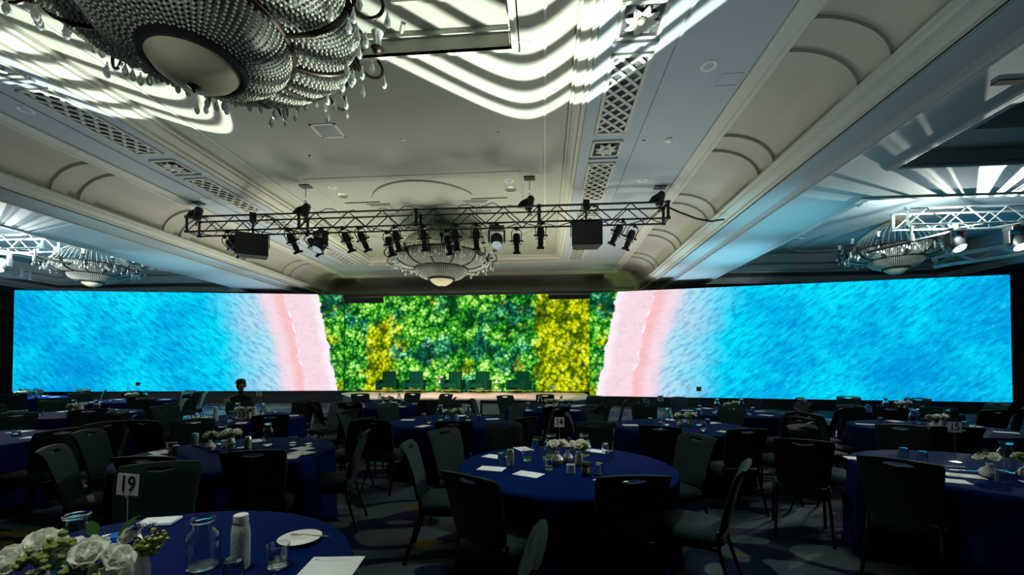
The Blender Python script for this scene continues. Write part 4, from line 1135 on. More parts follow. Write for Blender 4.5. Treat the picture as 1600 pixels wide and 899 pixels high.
# ================================================================== table things
TZ0 = 0.7535
def textmesh(txt, size):
    cu = bpy.data.curves.new('text', 'FONT'); cu.body = txt; cu.size = size; cu.align_x = 'CENTER'; cu.align_y = 'CENTER'; cu.offset = size*0.022
    o = bpy.data.objects.new('text', cu); me = bpy.data.meshes.new_from_object(o); bpy.data.objects.remove(o); return me
def sign(txt, label, x, y, rz, tilt=0.0, zc=0.335, blank=False):
    t = thing('table_number_sign', label, 'sign', (x, y, TZ0), rz, 'table number signs')
    MB().lathe([(0, 0), (0.04, 0), (0.04, 0.006), (0.006, 0.012), (0, 0.012)], 20).build('base', M['steel'], t, True)
    MB().tube([(0, 0, 0.01), (0, 0, zc-0.05)], 0.0022, 6).build('stem', M['steel'], t, True)
    MB().tube([(0.014, -0.004, zc-0.03), (0.006, -0.004, zc-0.045), (0, 0, zc-0.055), (-0.006, -0.004, zc-0.045), (-0.014, -0.004, zc-0.03)], 0.0018, 6).build('clip', M['steel'], t, True)
    R = (0, tilt, 0)
    MB().box((0, 0, zc), (0.086, 0.0016, 0.086), R).build('card', M['white'] if not blank else M['greypanel'], t)  # blank cards are grey to hold their backlit shade
    if txt:
        me = textmesh(txt, 0.074); o = place('number', me, M['ink'], t)
        o.rotation_euler = (PI/2, 0, 0); o.location = (0, -0.0016, zc); o.scale = (0.86, 1.15, 1)
        o.rotation_euler = Euler((PI/2, tilt, 0))
    return t
sign('19', 'white number 19 card on a thin stem above the nearest table', -1.66, 1.52, 0.08, 0.07)
sign('14', 'white number 14 card on a thin stem behind the flowers of the centre table', 0.13, 3.60, 0.0)
sign('13', 'white number 13 card on a thin stem behind the flowers of the big left table', -3.05, 3.92, 0.35)
sign('15', 'grey lit number 15 card above the flowers of the big right table', 3.50, 3.80, -0.35, 0, 0.30)
sign('9', 'small number 9 card on the table behind the centre table, to the right', 1.72, 6.25, -0.1, 0, 0.36)
sign('7', 'small number 7 card', -4.75, 6.5, 0.4, 0, 0.39)
sign('', 'small card seen dark against the turquoise of the right screen', 2.93, 8.05, -0.2, 0, 0.42, True)
sign('', 'small card seen dark against the turquoise of the left screen', -10.2, 9.55, 0.6, 0, 0.42, True)

def lathe_thing(name, cat, parts):
    def fn():
        t = thing(name, '', cat)
        for pn, prof, seg, m in parts:
            MB().lathe(prof, seg).build(pn, M[m], t, True)
        return t
    return Proto(fn)
GLS = lathe_thing('water_glass', 'glass', [('glass_wall', [(0, 0.0), (0.030, 0.0), (0.034, 0.004), (0.038, 0.09), (0.0365, 0.09), (0.032, 0.010), (0, 0.008)], 28, 'glass'),
                                           ('water', [(0, 0.0085), (0.0318, 0.0105), (0.0335, 0.030), (0, 0.030)], 24, 'water')])
GLU = lathe_thing('upturned_glass', 'glass', [('glass_wall', [(0, 0.09), (0.026, 0.09), (0.031, 0.084), (0.037, 0.0), (0.0355, 0.0), (0.029, 0.080), (0, 0.082)], 28, 'glass')])
JAR = lathe_thing('water_carafe', 'carafe', [('glass_wall', [(0, 0), (0.050, 0), (0.056, 0.006), (0.058, 0.03), (0.058, 0.115), (0.053, 0.135), (0.038, 0.152), (0.034, 0.165), (0.034, 0.180), (0.041, 0.188), (0.0415, 0.196), (0.037, 0.198),
                                             (0.031, 0.188), (0.031, 0.163), (0.036, 0.149), (0.050, 0.132), (0.0545, 0.115), (0.0545, 0.03), (0.052, 0.010), (0, 0.007)], 36, 'glass'),
                                             ('rim_ring', [(0.0412, 0.180), (0.0436, 0.186), (0.0436, 0.194), (0.0412, 0.198)], 32, 'glass')])
VR = lathe_thing('bud_vase', 'vase', [('vase_body', [(0, 0), (0.022, 0), (0.040, 0.018), (0.046, 0.040), (0.036, 0.062), (0.016, 0.078), (0.013, 0.092), (0.017, 0.100), (0.012, 0.100), (0.010, 0.085), (0, 0.06)], 28, 'ceramic')])
VT = lathe_thing('tall_vase', 'vase', [('vase_body', [(0, 0), (0.028, 0), (0.034, 0.01), (0.034, 0.06), (0.026, 0.09), (0.022, 0.110), (0.020, 0.110), (0.018, 0.08), (0, 0.06)], 16, 'ceramic')])
CND = lathe_thing('candle_holder', 'candle', [('cup', [(0, 0), (0.028, 0), (0.033, 0.005), (0.034, 0.070), (0.030, 0.070), (0.028, 0.02), (0, 0.018)], 24, 'ceramic'), ('wax', [(0, 0.045), (0.029, 0.045), (0.029, 0.02), (0, 0.02)], 20, 'petal')])
CAN = lathe_thing('drinks_can', 'can', [('can_body', [(0, 0), (0.024, 0), (0.031, 0.008), (0.031, 0.118), (0.026, 0.130), (0.025, 0.134), (0, 0.132)], 24, 'steel'), ('printed_band', [(0.0314, 0.02), (0.0318, 0.025), (0.0318, 0.10), (0.0314, 0.105)], 24, 'greyink')])
CUP = lathe_thing('coffee_cup', 'cup', [('cup_body', [(0, 0), (0.029, 0), (0.031, 0.004), (0.038, 0.088), (0, 0.088)], 24, 'coffee'), ('lid', [(0.041, 0.086), (0.041, 0.094), (0.036, 0.096), (0.035, 0.104), (0, 0.103)], 24, 'ink'), ('sleeve', [(0.0335, 0.025), (0.0345, 0.025), (0.0375, 0.065), (0.0365, 0.066)], 24, 'gilt')])
BTL = lathe_thing('aluminium_bottle', 'bottle', [('bottle_body', [(0, 0), (0.030, 0), (0.033, 0.005), (0.034, 0.03), (0.034, 0.14), (0.031, 0.165), (0.026, 0.182), (0.026, 0.19), (0, 0.19)], 32, 'bottlepaint'),
                                                  ('cap', [(0, 0.214), (0.023, 0.214), (0.0265, 0.211), (0.0275, 0.188), (0.026, 0.186), (0, 0.186)], 28, 'white'), ('neck_ring', [(0.0265, 0.183), (0.0285, 0.185), (0.0265, 0.188)], 28, 'steel')])
def bottlecol(t):
    c = t.coord(); v = t.voro(t.map(c, (1, 1, 1)), 55); n = t.noise(c, 150, 2)
    return t.mix(t.m('MULTIPLY', t.step(n, 0.52, 0.60), 0.55), S(206, 214, 204), S(120, 136, 130))
M['bottlepaint'] = mat('printed white aluminium', S(214, 222, 212), 0.35, build=bottlecol)
def wob(prob): return random.uniform(-prob, prob)

# sheets of paper and pads
def sheet(label, x, y, rz, w=0.14, l=0.21, pad=False):
    t = thing('note_pad' if pad else 'paper_sheet', label, 'paper', (x, y, TZ0), rz, None)
    MB().bbox(-w/2, w/2, -l/2, l/2, 0, 0.006 if pad else 0.0012).build('sheet', M['paper'], t)
    z = 0.0061 if pad else 0.0013
    MB().bbox(-w/2+0.012, -w/2+0.034, l/2-0.026, l/2-0.020, z, z+0.0002).bbox(-w/2+0.012, w/2-0.05, l/2-0.034, l/2-0.0325, z, z+0.0002).build('printed_mark', M['greyink'], t)
    return t
# a small penny: ballpoint pen
def make_pen():
    t = thing('ballpoint_pen', '', 'pen')
    R = Matrix.Rotation(PI/2, 4, 'Y')
    MB().lathe([(0, -0.07), (0.004, -0.065), (0.0045, 0.06), (0, 0.062)], 10, R).build('barrel', M['white'], t, True)
    MB().lathe([(0.0042, -0.066), (0.0015, -0.076), (0, -0.078)], 10, R).build('tip', M['chrome'], t, True)
    return t
pen = Proto(make_pen)

# flowers: petals share meshes
def petal_mesh(L, W, curl, n=5):
    mb = MB(); rows = []
    for i in range(n+1):
        f = i/n; wd = W*math.sin(PI*min(0.97, 0.14+0.78*f))**0.7
        ang = curl*f; r = L*f
        y = r*math.cos(ang*0.5); z = r*math.sin(ang*0.5)
        rows.append([mb.b.verts.new((wd*s, y-abs(s)*0.10*L*f, z+0.25*wd*s*s+0.004*math.sin(3*s+5*f))) for s in (-1, -0.5, 0, 0.5, 1)])
    for A, B in zip(rows, rows[1:]):
        for k in range(4): mb.b.faces.new((A[k], A[k+1], B[k+1], B[k]))
    return mb.mesh('petal', 2)
PETALS = [petal_mesh(0.040, 0.027, 0.35), petal_mesh(0.033, 0.023, 0.9), petal_mesh(0.022, 0.016, 1.5)]
def blossom_mesh():
    mb = bmesh.new()
    k = 0
    for lay, (cnt, el) in enumerate(((7, 0.05), (6, 0.5), (4, 0.95))):
        for i in range(cnt):
            a = 2*PI*i/cnt+lay*0.4+random.uniform(-.15, .15)
            T = Matrix.Rotation(a, 4, 'Z') @ Matrix.Rotation(el+random.uniform(-.1, .1), 4, 'X')
            tmp = PETALS[lay].copy(); tmp.transform(T); mb.from_mesh(tmp); bpy.data.meshes.remove(tmp)
    me = bpy.data.meshes.new('blossom'); mb.to_mesh(me); mb.free()
    for p in me.polygons: p.use_smooth = True
    return me
BLOSSOM = [blossom_mesh() for _ in range(3)]
for b in BLOSSOM: b.materials.append(M['petal'])
HEART = MB().ico((0, 0, 0.010), 0.007, 1).mesh('flower_heart', True); HEART.materials.append(M['petalshade'])
def berries_mesh():
    mb = MB()
    for _ in range(26):
        v = Vector((random.gauss(0, 1), random.gauss(0, 1), random.gauss(0.3, 0.8))).normalized()*random.uniform(0.012, 0.026)
        mb.ico(tuple(v), random.uniform(0.005, 0.0075), 1)
    return mb.mesh('berry_cluster', True)
BERRY = [berries_mesh() for _ in range(2)]
for b in BERRY: b.materials.append(M['berry'])
def leaf_mesh():
    mb = MB(); rows = []
    for i in range(6):
        f = i/5; wd = 0.011*math.sin(PI*(0.05+0.93*f)); rows.append([mb.b.verts.new((wd*s, 0.055*f, 0.012*math.sin(f*2.2)+0.003*abs(s))) for s in (-1, 0, 1)])
    for A, B in zip(rows, rows[1:]):
        for k in range(2): mb.b.faces.new((A[k], A[k+1], B[k+1], B[k]))
    return mb.mesh('leaf', 2)
LEAF = leaf_mesh(); LEAF.materials.append(M['leaf'])
def thistle_mesh():
    mb = MB(); mb.ico((0, 0, 0), 0.010, 1)
    for k in range(26):
        v = Vector((random.gauss(0, 1), random.gauss(0, 1), random.gauss(0.2, 1))).normalized()
        mb.tube([tuple(v*0.006), tuple(v*0.024)], [0.0022, 0.0005], 4)
    return mb.mesh('thistle_head', False)
THIS = thistle_mesh(); THIS.materials.append(M['thistle'])
STEM = MB().tube([(0, 0, -0.05), (0, 0, 0.0)], 0.0022, 5).mesh('stem', True); STEM.materials.append(M['leaf'])
def posy(label, x, y, z, spots, sc=1.0, group='posies of white flowers'):
    """spots: list of (kind, dx, dy, dz, tilt_dir, tilt)"""
    t = thing('flower_posy', label, 'flowers', (x, y, z), 0, group)
    for kind, dx, dy, dz, ta, tl in spots:
        me = {'w': random.choice(BLOSSOM), 'b': random.choice(BERRY), 'l': LEAF, 't': THIS}[kind]
        o = place({'w': 'blossom', 'b': 'berry_cluster', 'l': 'leaf', 't': 'thistle_head'}[kind], me, None, t)
        q = Vector((math.cos(ta)*math.sin(tl), math.sin(ta)*math.sin(tl), math.cos(tl))).to_track_quat('Z', 'Y')
        e = (q.to_matrix() @ Matrix.Rotation(random.uniform(0, 6), 3, 'Z')).to_euler()
        if kind == 'l': e = Euler((math.radians(30), 0, ta-PI/2))
        o.location = (dx*sc, dy*sc, dz*sc); o.rotation_euler = e; s = sc*random.uniform(0.92, 1.08)*(1.35 if kind == 'b' else 1); o.scale = (s, s, s)
        if kind == 'w':
            h = place('flower_heart', HEART, None, o)
    for k in range(3):
        o = place('stem', STEM, None, t); o.location = (wob(0.006), wob(0.006), -0.005); o.rotation_euler = (wob(.3), wob(.3), 0); o.scale = (1, 1, 1.0)
    return t
def rand_spots(n_w, blue=False, spread=0.045):
    sp = []
    for k in range(n_w):
        a = 2*PI*k/n_w+random.uniform(-.4, .4); sp.append(('w', spread*math.cos(a), spread*0.8*math.sin(a), 0.045+wob(.012), a, random.uniform(0.35, 0.8)))
    for k in range(3):
        a = random.uniform(0, 6.3); sp.append(('b', 0.035*math.cos(a), 0.03*math.sin(a), 0.035+wob(.01), a, 0.5))
    for k in range(5):
        a = random.uniform(0, 6.3); sp.append(('l', 0.02*math.cos(a), 0.02*math.sin(a), 0.012, a, 0))
    if blue: sp += [('t', 0.02, 0.03, 0.085, 0, 0), ('t', -0.025, 0.02, 0.075, 1, 0.2)]
    return sp

# ---- the nearest table
JAR('empty wide mouthed glass carafe on the nearest table left of the white bottle', (-1.37, 1.56, TZ0), 0, 'water carafes')
JAR('wide mouthed glass carafe on the nearest table under the 19 card, behind the flowers', (-1.93, 1.56, TZ0), 0, 'water carafes')
BTL('white printed aluminium bottle with white cap on the nearest table', (-1.215, 1.565, TZ0), 0.6)
def make_blue():
    t = thing('blue_tumbler', '', 'glass')
    MB().lathe([(0, 0.0), (0.036, 0.0), (0.042, 0.006), (0.044, 0.078), (0.0425, 0.078), (0.040, 0.010), (0, 0.008)], 28).build('glass_wall', M['blueglass'], t, True)
    return t
Proto(make_blue)('squat blue glass tumbler on the nearest table right of the rear carafe', (-1.84, 1.66, TZ0), 0)
g = GLS('water glass with a little water on the nearest table in front of the plate', (-1.07, 1.585, TZ0), 0, 'water glasses'); g.scale = (1.12, 1.12, 1.0)
GLU('upturned glass cut by the bottom edge on the nearest table beside the white bottle', (-1.16, 1.46, TZ0), 0, 'water glasses')
t = thing('side_plate', 'white oval looking side plate on the nearest table', 'plate', (-1.13, 1.83, TZ0), 0)
MB().lathe([(0, 0.004), (0.060, 0.004), (0.070, 0.010), (0.092, 0.016), (0.094, 0.018), (0.070, 0.013), (0.058, 0.007), (0, 0.007)], 48).build('plate_body', M['plate'], t, True)
t = thing('fork', 'steel fork lying across the side plate on the nearest table', 'fork', (-1.10, 1.84, TZ0+0.021), -0.15)
MB().tube([(-0.045, 0, 0), (-0.02, 0, 0.004), (0.03, 0, 0.004), (0.11, 0.004, 0.004)], [0.003, 0.0022, 0.0022, 0.0045], 6).build('handle', M['steel'], t, True)
for k in range(4): MB().tube([(-0.045, 0.0, 0), (-0.055, (k-1.5)*0.006, 0), (-0.09, (k-1.5)*0.006, -0.001)], 0.0012, 4).build('tine', M['steel'], t)
t = thing('napkin', 'folded white napkin at the back rim of the nearest table', 'napkin', (-2.00, 1.99, TZ0), 0.25)
mb = MB(); mb.bbox(-0.085, 0.085, -0.055, 0.055, 0.0, 0.006); mb.build('lower_fold', M['paper'], t, False, 0.002)
MB().bbox(-0.083, 0.085, -0.050, 0.054, 0.0065, 0.012).build('upper_fold', M['paper'], t, False, 0.002)
sheet('white printed sheet at the bottom of the picture on the nearest table', -0.855, 1.595, 0.12, 0.215, 0.19)
sheet('white sheet under the rear carafe on the nearest table', -2.13, 1.70, 1.2, 0.15, 0.21)
sheet('white sheet seen through the rear carafe on the nearest table', -1.99, 1.80, 0.9, 0.13, 0.2)
VT('white vase of the left posy on the nearest table', (-1.72, 1.28, TZ0), 0, 'vases on the nearest table')
VR('white vase of the right posy on the nearest table', (-1.50, 1.30, TZ0), 0, 'vases on the nearest table')
VT('white vase of the thistle posy on the nearest table', (-1.50, 1.42, TZ0), 0, 'vases on the nearest table')
posy('posy with two big open white blooms and green berries, leftmost on the nearest table', -1.72, 1.28, TZ0+0.10,
     [('w', -0.030, -0.030, 0.035, -1.2, 0.65), ('w', -0.012, 0.018, 0.062, -0.6, 0.35), ('w', -0.052, 0.005, 0.03, 3.0, 0.7), ('b', 0.05, 0.0, 0.055, 0, .3), ('b', 0.035, -0.03, 0.035, 0, .3), ('l', 0.02, 0.0, 0.02, 0.3, 0), ('l', 0, 0.02, 0.02, 2, 0), ('l', 0.02, -0.02, 0.02, -1, 0), ('w', 0.015, 0.01, 0.05, 0.5, 0.9)], 1.5)
posy('large open white blooms over dark leaves, middle posy of the nearest table', -1.50, 1.30, TZ0+0.10,
     [('w', -0.002, -0.028, 0.055, -1.2, 0.6), ('w', -0.042, 0.005, 0.05, 2.8, 0.5), ('w', 0.035, -0.008, 0.035, 0.0, 0.8), ('w', 0.03, -0.02, 0.005, -0.6, 1.2), ('b', -0.02, -0.035, 0.01, 0, .3), ('b', 0.005, -0.04, 0.0, 0, .3), ('b', -0.04, -0.02, 0.0, 0, .3), ('l', -0.05, 0.02, 0.06, 2.6, 0), ('l', 0.0, 0.03, 0.07, 1.2, 0), ('l', -0.03, -0.02, 0.0, 3.5, 0)], 1.5)
posy('posy of blue thistle and green berries behind the white blooms on the nearest table', -1.49, 1.43, TZ0+0.10,
     [('t', 0.01, 0.01, 0.085, 0, 0), ('t', -0.03, 0.0, 0.09, 0, 0.2), ('t', 0.03, 0.01, 0.07, 0, 0.2), ('b', 0.03, -0.01, 0.03, 0, 0), ('b', 0.0, 0.0, 0.03, 0, 0), ('b', 0.04, 0.0, 0.05, 0, 0), ('w', -0.045, 0.0, 0.06, 3, 1.0), ('l', 0.03, 0, 0.01, 0, 0), ('l', -0.02, 0.01, 0.02, 3, 0)], 1.15)

# ---- the centre table
for lab, x, y in (('left', 0.06, 3.80), ('right', 0.36, 3.82)): JAR('glass carafe on the centre table standing %s behind the flowers' % lab, (x, y, TZ0), 0, 'water carafes')
VR('round white bud vase, leftmost of the three on the centre table', (0.105, 3.45, TZ0), 0, 'bud vases on the centre table').scale = (1.15, 1.15, 1.1)
VR('round white bud vase, rear middle of the three on the centre table', (0.20, 3.56, TZ0), 0, 'bud vases on the centre table')
VT('straight white bud vase, rightmost of the three on the centre table', (0.285, 3.46, TZ0), 0, 'bud vases on the centre table')
posy('white posy in the leftmost vase of the centre table', 0.105, 3.45, TZ0+0.11, rand_spots(4), 1.15)
posy('posy with blue thistle in the middle vase of the centre table', 0.20, 3.57, TZ0+0.10, rand_spots(3, True), 1.05)
posy('white posy in the rightmost vase of the centre table', 0.29, 3.46, TZ0+0.11, rand_spots(4), 1.15)
CND('white ribbed candle cup in front of the vases on the centre table', (0.20, 3.16, TZ0), 0, 'candle cups')
CUP('dark paper coffee cup right of the candle on the centre table', (0.31, 3.11, TZ0), 0)
CAN('silver drinks can on the left half of the centre table', (-0.28, 3.38, TZ0), 0, 'drinks cans')
for lab, x, y in (('right of the coffee cup', 0.41, 3.14), ('behind the right hand papers, nearest', 0.56, 3.62), ('behind the right hand papers, farthest', 0.58, 3.98), ('by the pen on the back left', -0.09, 4.12), ('left of the can', -0.36, 3.46)):
    GLU('upturned water glass on the centre table '+lab, (x, y, TZ0), 0, 'water glasses')
for lab, x, y in (('between the can and the carafe', -0.15, 3.58), ('in front of the carafe, low and empty looking', 0.03, 3.27), ('at the foot of the left carafe', 0.02, 3.62)):
    GLS('water glass on the centre table '+lab, (x, y, TZ0), 0, 'water glasses')
for lab, x, y, r in (('front left', -0.42, 3.27, 1.35), ('front middle, left of the candle', -0.12, 3.12, 1.1), ('left behind the can', -0.45, 3.72, 1.1), ('back left, with the pen', -0.21, 4.10, 0.5), ('front right, partly behind a chair', 0.47, 2.98, 0.9), ('back right', 0.52, 4.04, 1.0)):
    sheet('white sheet on the centre table, '+lab, x, y, r)
pen('dark tipped pen on the back left sheet of the centre table', (-0.18, 4.08, TZ0+0.008), 2.2, 'ballpoint pens')

# ---- the big left table
JAR('glass carafe behind the flowers of the big left table', (-3.42, 4.12, TZ0), 0, 'water carafes')
JAR('tall glass carafe standing alone on the right of the big left table', (-2.88, 4.08, TZ0), 0, 'water carafes').scale = (0.85, 0.85, 1.2)
VR('round white bud vase, left one on the big left table', (-3.26, 3.78, TZ0), 0, 'bud vases on the big left table')
VT('tall white vase, right one on the big left table', (-3.06, 3.80, TZ0), 0, 'bud vases on the big left table').scale = (1.1, 1.1, 1.1)
posy('loose white posy in the left vase of the big left table', -3.26, 3.78, TZ0+0.11, rand_spots(3), 1.0)
posy('large white posy in the right vase of the big left table', -3.06, 3.80, TZ0+0.12, rand_spots(5, False, 0.06), 1.15)
CND('small white candle cup between the vases of the big left table', (-3.25, 3.95, TZ0), 0, 'candle cups')
CAN('drinks can right of the flowers on the big left table', (-2.90, 3.82, TZ0), 0, 'drinks cans')
CAN('tall drinks can left of the flowers on the big left table', (-3.60, 3.98, TZ0), 0, 'drinks cans')
CUP('dark lidded cup on the left of the big left table', (-3.50, 3.62, TZ0), 0)
for lab, x, y in (('right of the lone carafe', -2.62, 4.10), ('farthest right', -2.42, 4.06)): GLS('water glass on the big left table '+lab, (x, y, TZ0), 0, 'water glasses')
for lab, x, y in (('beside the dark cup', -3.40, 3.55), ('in front of the tall vase', -2.97, 3.70)): GLU('upturned water glass on the big left table '+lab, (x, y, TZ0), 0, 'water glasses')
for lab, x, y, r in (('right rear', -2.42, 3.95, 1.2), ('right middle', -2.30, 3.75, 1.3), ('right front behind a chair', -2.30, 3.58, 0.3), ('left, under a pen', -3.66, 3.66, 1.1), ('left front', -3.55, 3.47, 1.2), ('back behind the vases', -3.2, 4.33, 0.9)):
    sheet('white sheet on the big left table, '+lab, x, y, r)
pen('pen on the left sheet of the big left table', (-3.62, 3.68, TZ0+0.008), 0.6, 'ballpoint pens')

# ---- the big right table
JAR('glass carafe with bright rim behind the flowers of the big right table', (3.56, 3.47, TZ0), 0, 'water carafes').scale = (0.9, 0.9, 1.2)
VR('round white bud vase, left one on the big right table', (3.27, 3.30, TZ0), 0, 'bud vases on the big right table').scale = (1.25, 1.25, 1.0)
VR('round white bud vase, right one on the big right table', (3.52, 3.30, TZ0), 0, 'bud vases on the big right table')
posy('posy with a blue thistle in the left vase of the big right table', 3.27, 3.31, TZ0+0.10, rand_spots(4, True, 0.055), 1.05)
posy('cream posy in the right vase of the big right table', 3.52, 3.30, TZ0+0.10, rand_spots(3, False, 0.055), 1.05)
for lab, x, y, r in (('behind the chair', 2.88, 3.18, 1.15), ('farther of the pair by the vase', 3.12, 3.33, 1.15), ('left rim', 2.80, 3.90, 1.3), ('right edge', 3.45, 3.12, 1.1)): sheet('white sheet on the big right table, '+lab, x, y, r)
for lab, x, y in (('back rim', 3.22, 3.96), ('right of the back rim glass', 3.24, 3.80), ('front, beside the vase', 3.17, 3.12), ('at the right edge', 3.42, 3.2)): GLU('upturned water glass on the big right table, '+lab, (x, y, TZ0), 0, 'water glasses')
pen('white pen lying behind the sheets of the big right table', (3.32, 3.60, TZ0+0.006), -0.2, 'ballpoint pens')
t = thing('small_knife', 'flat knife lying beside the left vase of the big right table', 'knife', (3.27, 3.48, TZ0+0.004), -0.1)
MB().bbox(-0.1, 0.0, -0.008, 0.008, -0.002, 0.003).build('handle', M['steel'], t); MB().bbox(0.0, 0.10, -0.009, 0.007, -0.0015, 0.0).build('blade', M['chrome'], t)

# ---- the farther tables, things one can count but only just see
random.seed(21)
for k, (tx, ty, ph) in TB.items():
    if k in ('n19', 'n14', 'n13', 'n15'): continue
    JAR('glass carafe on %s, left of its flowers' % ph, (tx-0.16, ty+0.05, TZ0), 0, 'water carafes').scale = (0.8, 0.8, 1.25)
    JAR('glass carafe on %s, right of its flowers' % ph, (tx+0.28, ty+0.06, TZ0), 0, 'water carafes').scale = (0.8, 0.8, 1.25)
    VR('white bud vase on %s, left one' % ph, (tx-0.02, ty-0.08, TZ0), 0, 'bud vases on the far tables')
    VT('white bud vase on %s, right one' % ph, (tx+0.12, ty-0.05, TZ0), 0, 'bud vases on the far tables')
    posy('white posy in the left vase of '+ph, tx-0.02, ty-0.08, TZ0+0.10, rand_spots(3, k in 'fgh'), 1.1)
    posy('white posy in the right vase of '+ph, tx+0.12, ty-0.05, TZ0+0.11, rand_spots(3), 1.1)
    for j in range(5):
        a = 2*PI*j/5+random.uniform(-.25, .25)-1.2; r = random.uniform(0.38, 0.52)
        (GLU if j % 2 else GLS)('water glass on %s, %s' % (ph, ['front left', 'front right', 'right', 'back', 'left'][j]), (tx+r*math.cos(a), ty+r*math.sin(a), TZ0), 0, 'water glasses')
        a += 0.35; r = 0.68
        sheet('white sheet on %s, %s' % (ph, ['front left', 'front right', 'right', 'back', 'left'][j]), tx+r*math.cos(a), ty+r*math.sin(a), a+PI/2)
    if k in 'ik': BTL('pale aluminium bottle on '+ph, (tx+0.35, ty-0.25, TZ0), 0)
BTL('pale aluminium bottle at the left of the table of the person', (-5.05, 5.95, TZ0), 0)
CUP('dark cup on the left edge table', (-5.95, 3.95, TZ0), 0)

# stage furniture with flowers
def side_table(label, x, y, fl):
    t = thing('side_table', label, 'side table', (x, y, 0.5))
    MB().lathe([(0, 0.44), (0.2, 0.44), (0.21, 0.45), (0.2, 0.46), (0, 0.46)], 28).build('tabletop', M['white'], t, True)
    for k in range(4):
        a = k*PI/2+PI/4; MB().tube([(0.15*math.cos(a), 0.15*math.sin(a), 0.44), (0.17*math.cos(a), 0.17*math.sin(a), 0.0)], 0.010, 6).build('leg', M['gold'], t)
    MB().tube([(0.16*math.cos(k*PI/8), 0.16*math.sin(k*PI/8), 0.16) for k in range(16)], 0.008, 6, True).build('stretcher_ring', M['gold'], t)
side_table('small white side table with brass legs between the middle stage armchairs, holding flowers', -4.6, 17.75, True)
side_table('small white side table with brass legs left of the last armchair', -2.1, 17.9, True)
VT('white vase on the left side table of the stage', (-4.6, 17.75, 0.962), 0).scale = (1.6, 1.6, 1.2)
posy('full yellow white posy on the left side table of the stage', -4.6, 17.75, 1.09, rand_spots(5, False, 0.06)+rand_spots(3), 2.0)
VT('white vase on the right side table of the stage', (-2.1, 17.9, 0.962), 0).scale = (1.3, 1.3, 1.0)
posy('small posy on the right side table of the stage', -2.1, 17.9, 1.07, rand_spots(3), 1.2)

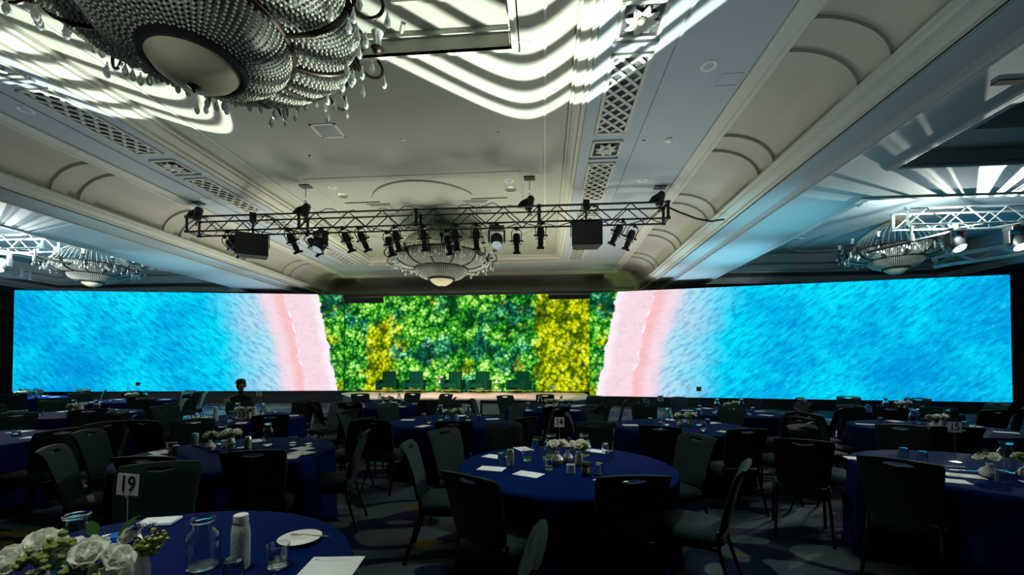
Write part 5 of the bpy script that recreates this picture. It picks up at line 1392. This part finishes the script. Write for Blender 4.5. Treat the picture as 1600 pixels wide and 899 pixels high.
# ================================================================== the seated person beyond the table of the person
def person(x, y, rz):
    t = thing('person', 'person in dark cap and black top seated before the left screen, hands raised', 'person', (x, y, 0), rz)
    def skin(name, V, E_, m, lev=2, parent=t):
        me = bpy.data.meshes.new(name); me.from_pydata([v[0] for v in V], E_, []); me.update()
        o = bpy.data.objects.new(name, me); COL.objects.link(o); o.parent = parent
        md = o.modifiers.new('skin', 'SKIN'); md.use_smooth_shade = True
        for i, v in enumerate(V):
            r = v[1]; me.skin_vertices[0].data[i].radius = r if isinstance(r, tuple) else (r, r)
        me.skin_vertices[0].data[0].use_root = True
        sd = o.modifiers.new('sub', 'SUBSURF'); sd.levels = lev; sd.render_levels = lev
        me.materials.append(m); return o
    V = [((0, 0, 0.50), (0.15, 0.12)), ((0, 0.01, 0.66), (0.13, 0.10)), ((0, 0.02, 0.84), (0.16, 0.105)), ((0, 0.03, 0.96), (0.14, 0.09)), ((0, 0.035, 1.03), 0.055), ((0, 0.045, 1.09), 0.05), ((0, 0.05, 1.13), 0.055),
         ((0.09, 0.02, 0.50), 0.09), ((0.11, 0.42, 0.50), 0.065), ((0.11, 0.44, 0.10), 0.045), ((0.11, 0.56, 0.05), 0.035),
         ((-0.09, 0.02, 0.50), 0.09), ((-0.11, 0.42, 0.50), 0.065), ((-0.11, 0.44, 0.10), 0.045), ((-0.11, 0.56, 0.05), 0.035),
         ((0.19, 0.02, 0.955), 0.06), ((0.24, 0.08, 0.70), 0.045), ((0.12, 0.30, 0.80), 0.032), ((-0.19, 0.02, 0.955), 0.06), ((-0.25, 0.10, 0.70), 0.045), ((-0.10, 0.30, 0.79), 0.032)]
    E_ = [(0, 1), (1, 2), (2, 3), (3, 4), (4, 5), (5, 6), (0, 7), (7, 8), (8, 9), (9, 10), (0, 11), (11, 12), (12, 13), (13, 14), (3, 15), (15, 16), (16, 17), (3, 18), (18, 19), (19, 20)]
    skin('body', V, E_, M['cloth_black'])
    mb = MB(); bmesh.ops.create_uvsphere(mb.b, u_segments=24, v_segments=16, radius=1.0)
    for v in mb.b.verts:
        p = v.co; zz = p.z; w_ = 0.076*(1-0.22*max(0, -zz)); p.x *= w_; p.y *= 0.096*(1-0.12*max(0, -zz)); p.z *= 0.118
        if p.y > 0.07 and abs(p.x) < 0.018 and -0.03 < p.z < 0.012: p.y += 0.018
        if p.y > 0.05 and 0.008 < p.z < 0.03 and 0.015 < abs(p.x) < 0.05: p.y -= 0.008
    bmesh.ops.translate(mb.b, verts=mb.b.verts, vec=(0, 0.06, 1.215))
    h = mb.build('head', M['skin'], t, 2)
    for s in (-1, 1):
        MB().ico((s*0.028, 0.140, 1.235), 0.009, 1).build('eye', M['white'], h, True)
        MB().ico((s*0.078, 0.055, 1.21), 0.022, 1, (0.35, 0.7, 1)).build('ear', M['skin'], h, True)
    MB().box((0, 0.147, 1.165), (0.035, 0.01, 0.008)).build('mouth', M['coffee'], h)
    MB().lathe([(0.086, 1.25), (0.090, 1.28), (0.082, 1.325), (0.05, 1.352), (0, 1.36)], 20, Matrix.Translation((0, 0.05, 0))).build('cap', M['ink'], t, True)
    MB().box((0, 0.165, 1.262), (0.13, 0.09, 0.008)).build('cap_peak', M['ink'], t)
    MB().lathe([(0.086, 1.18), (0.089, 1.25)], 20, Matrix.Translation((0, 0.035, 0))).build('hair', M['ink'], t, True)
    for s in (-1, 1):
        wx, wy, wz = (0.12, 0.30, 0.80) if s > 0 else (-0.10, 0.30, 0.79)
        hd = skin('hand', [((wx, wy, wz), 0.024), ((wx-s*0.03, wy+0.06, wz+0.01), (0.036, 0.017)), ((wx-s*0.035, wy+0.085, wz+0.012), (0.036, 0.015))], [(0, 1), (1, 2)], M['skin'], 1)
        for q in range(4):
            bx = wx-s*0.035+(q-1.5)*0.018; L = (0.05, 0.06, 0.056, 0.044)[q]
            skin('finger', [((bx, wy+0.085, wz+0.012), 0.009), ((bx, wy+0.085+L*0.5, wz+0.008), 0.0085), ((bx-s*0.006, wy+0.085+L*0.85, wz-0.010), 0.007)], [(0, 1), (1, 2)], M['skin'], 1, hd)
        skin('thumb', [((wx-s*0.055, wy+0.05, wz+0.012), 0.010), ((wx-s*0.085, wy+0.075, wz+0.022), 0.009), ((wx-s*0.085, wy+0.10, wz+0.022), 0.007)], [(0, 1), (1, 2)], M['skin'], 1, hd)
    return t
person(-6.22, 8.0, PI+0.25)
o = MB().box((0, 0, 0), (0.10, 0.006, 0.14), (0.3, 0, 0)).build('card', M['paper']); tag(o, 'small white card held up by the person in the cap', 'card', None, (-6.22, 7.61, 0.90), 0.3)
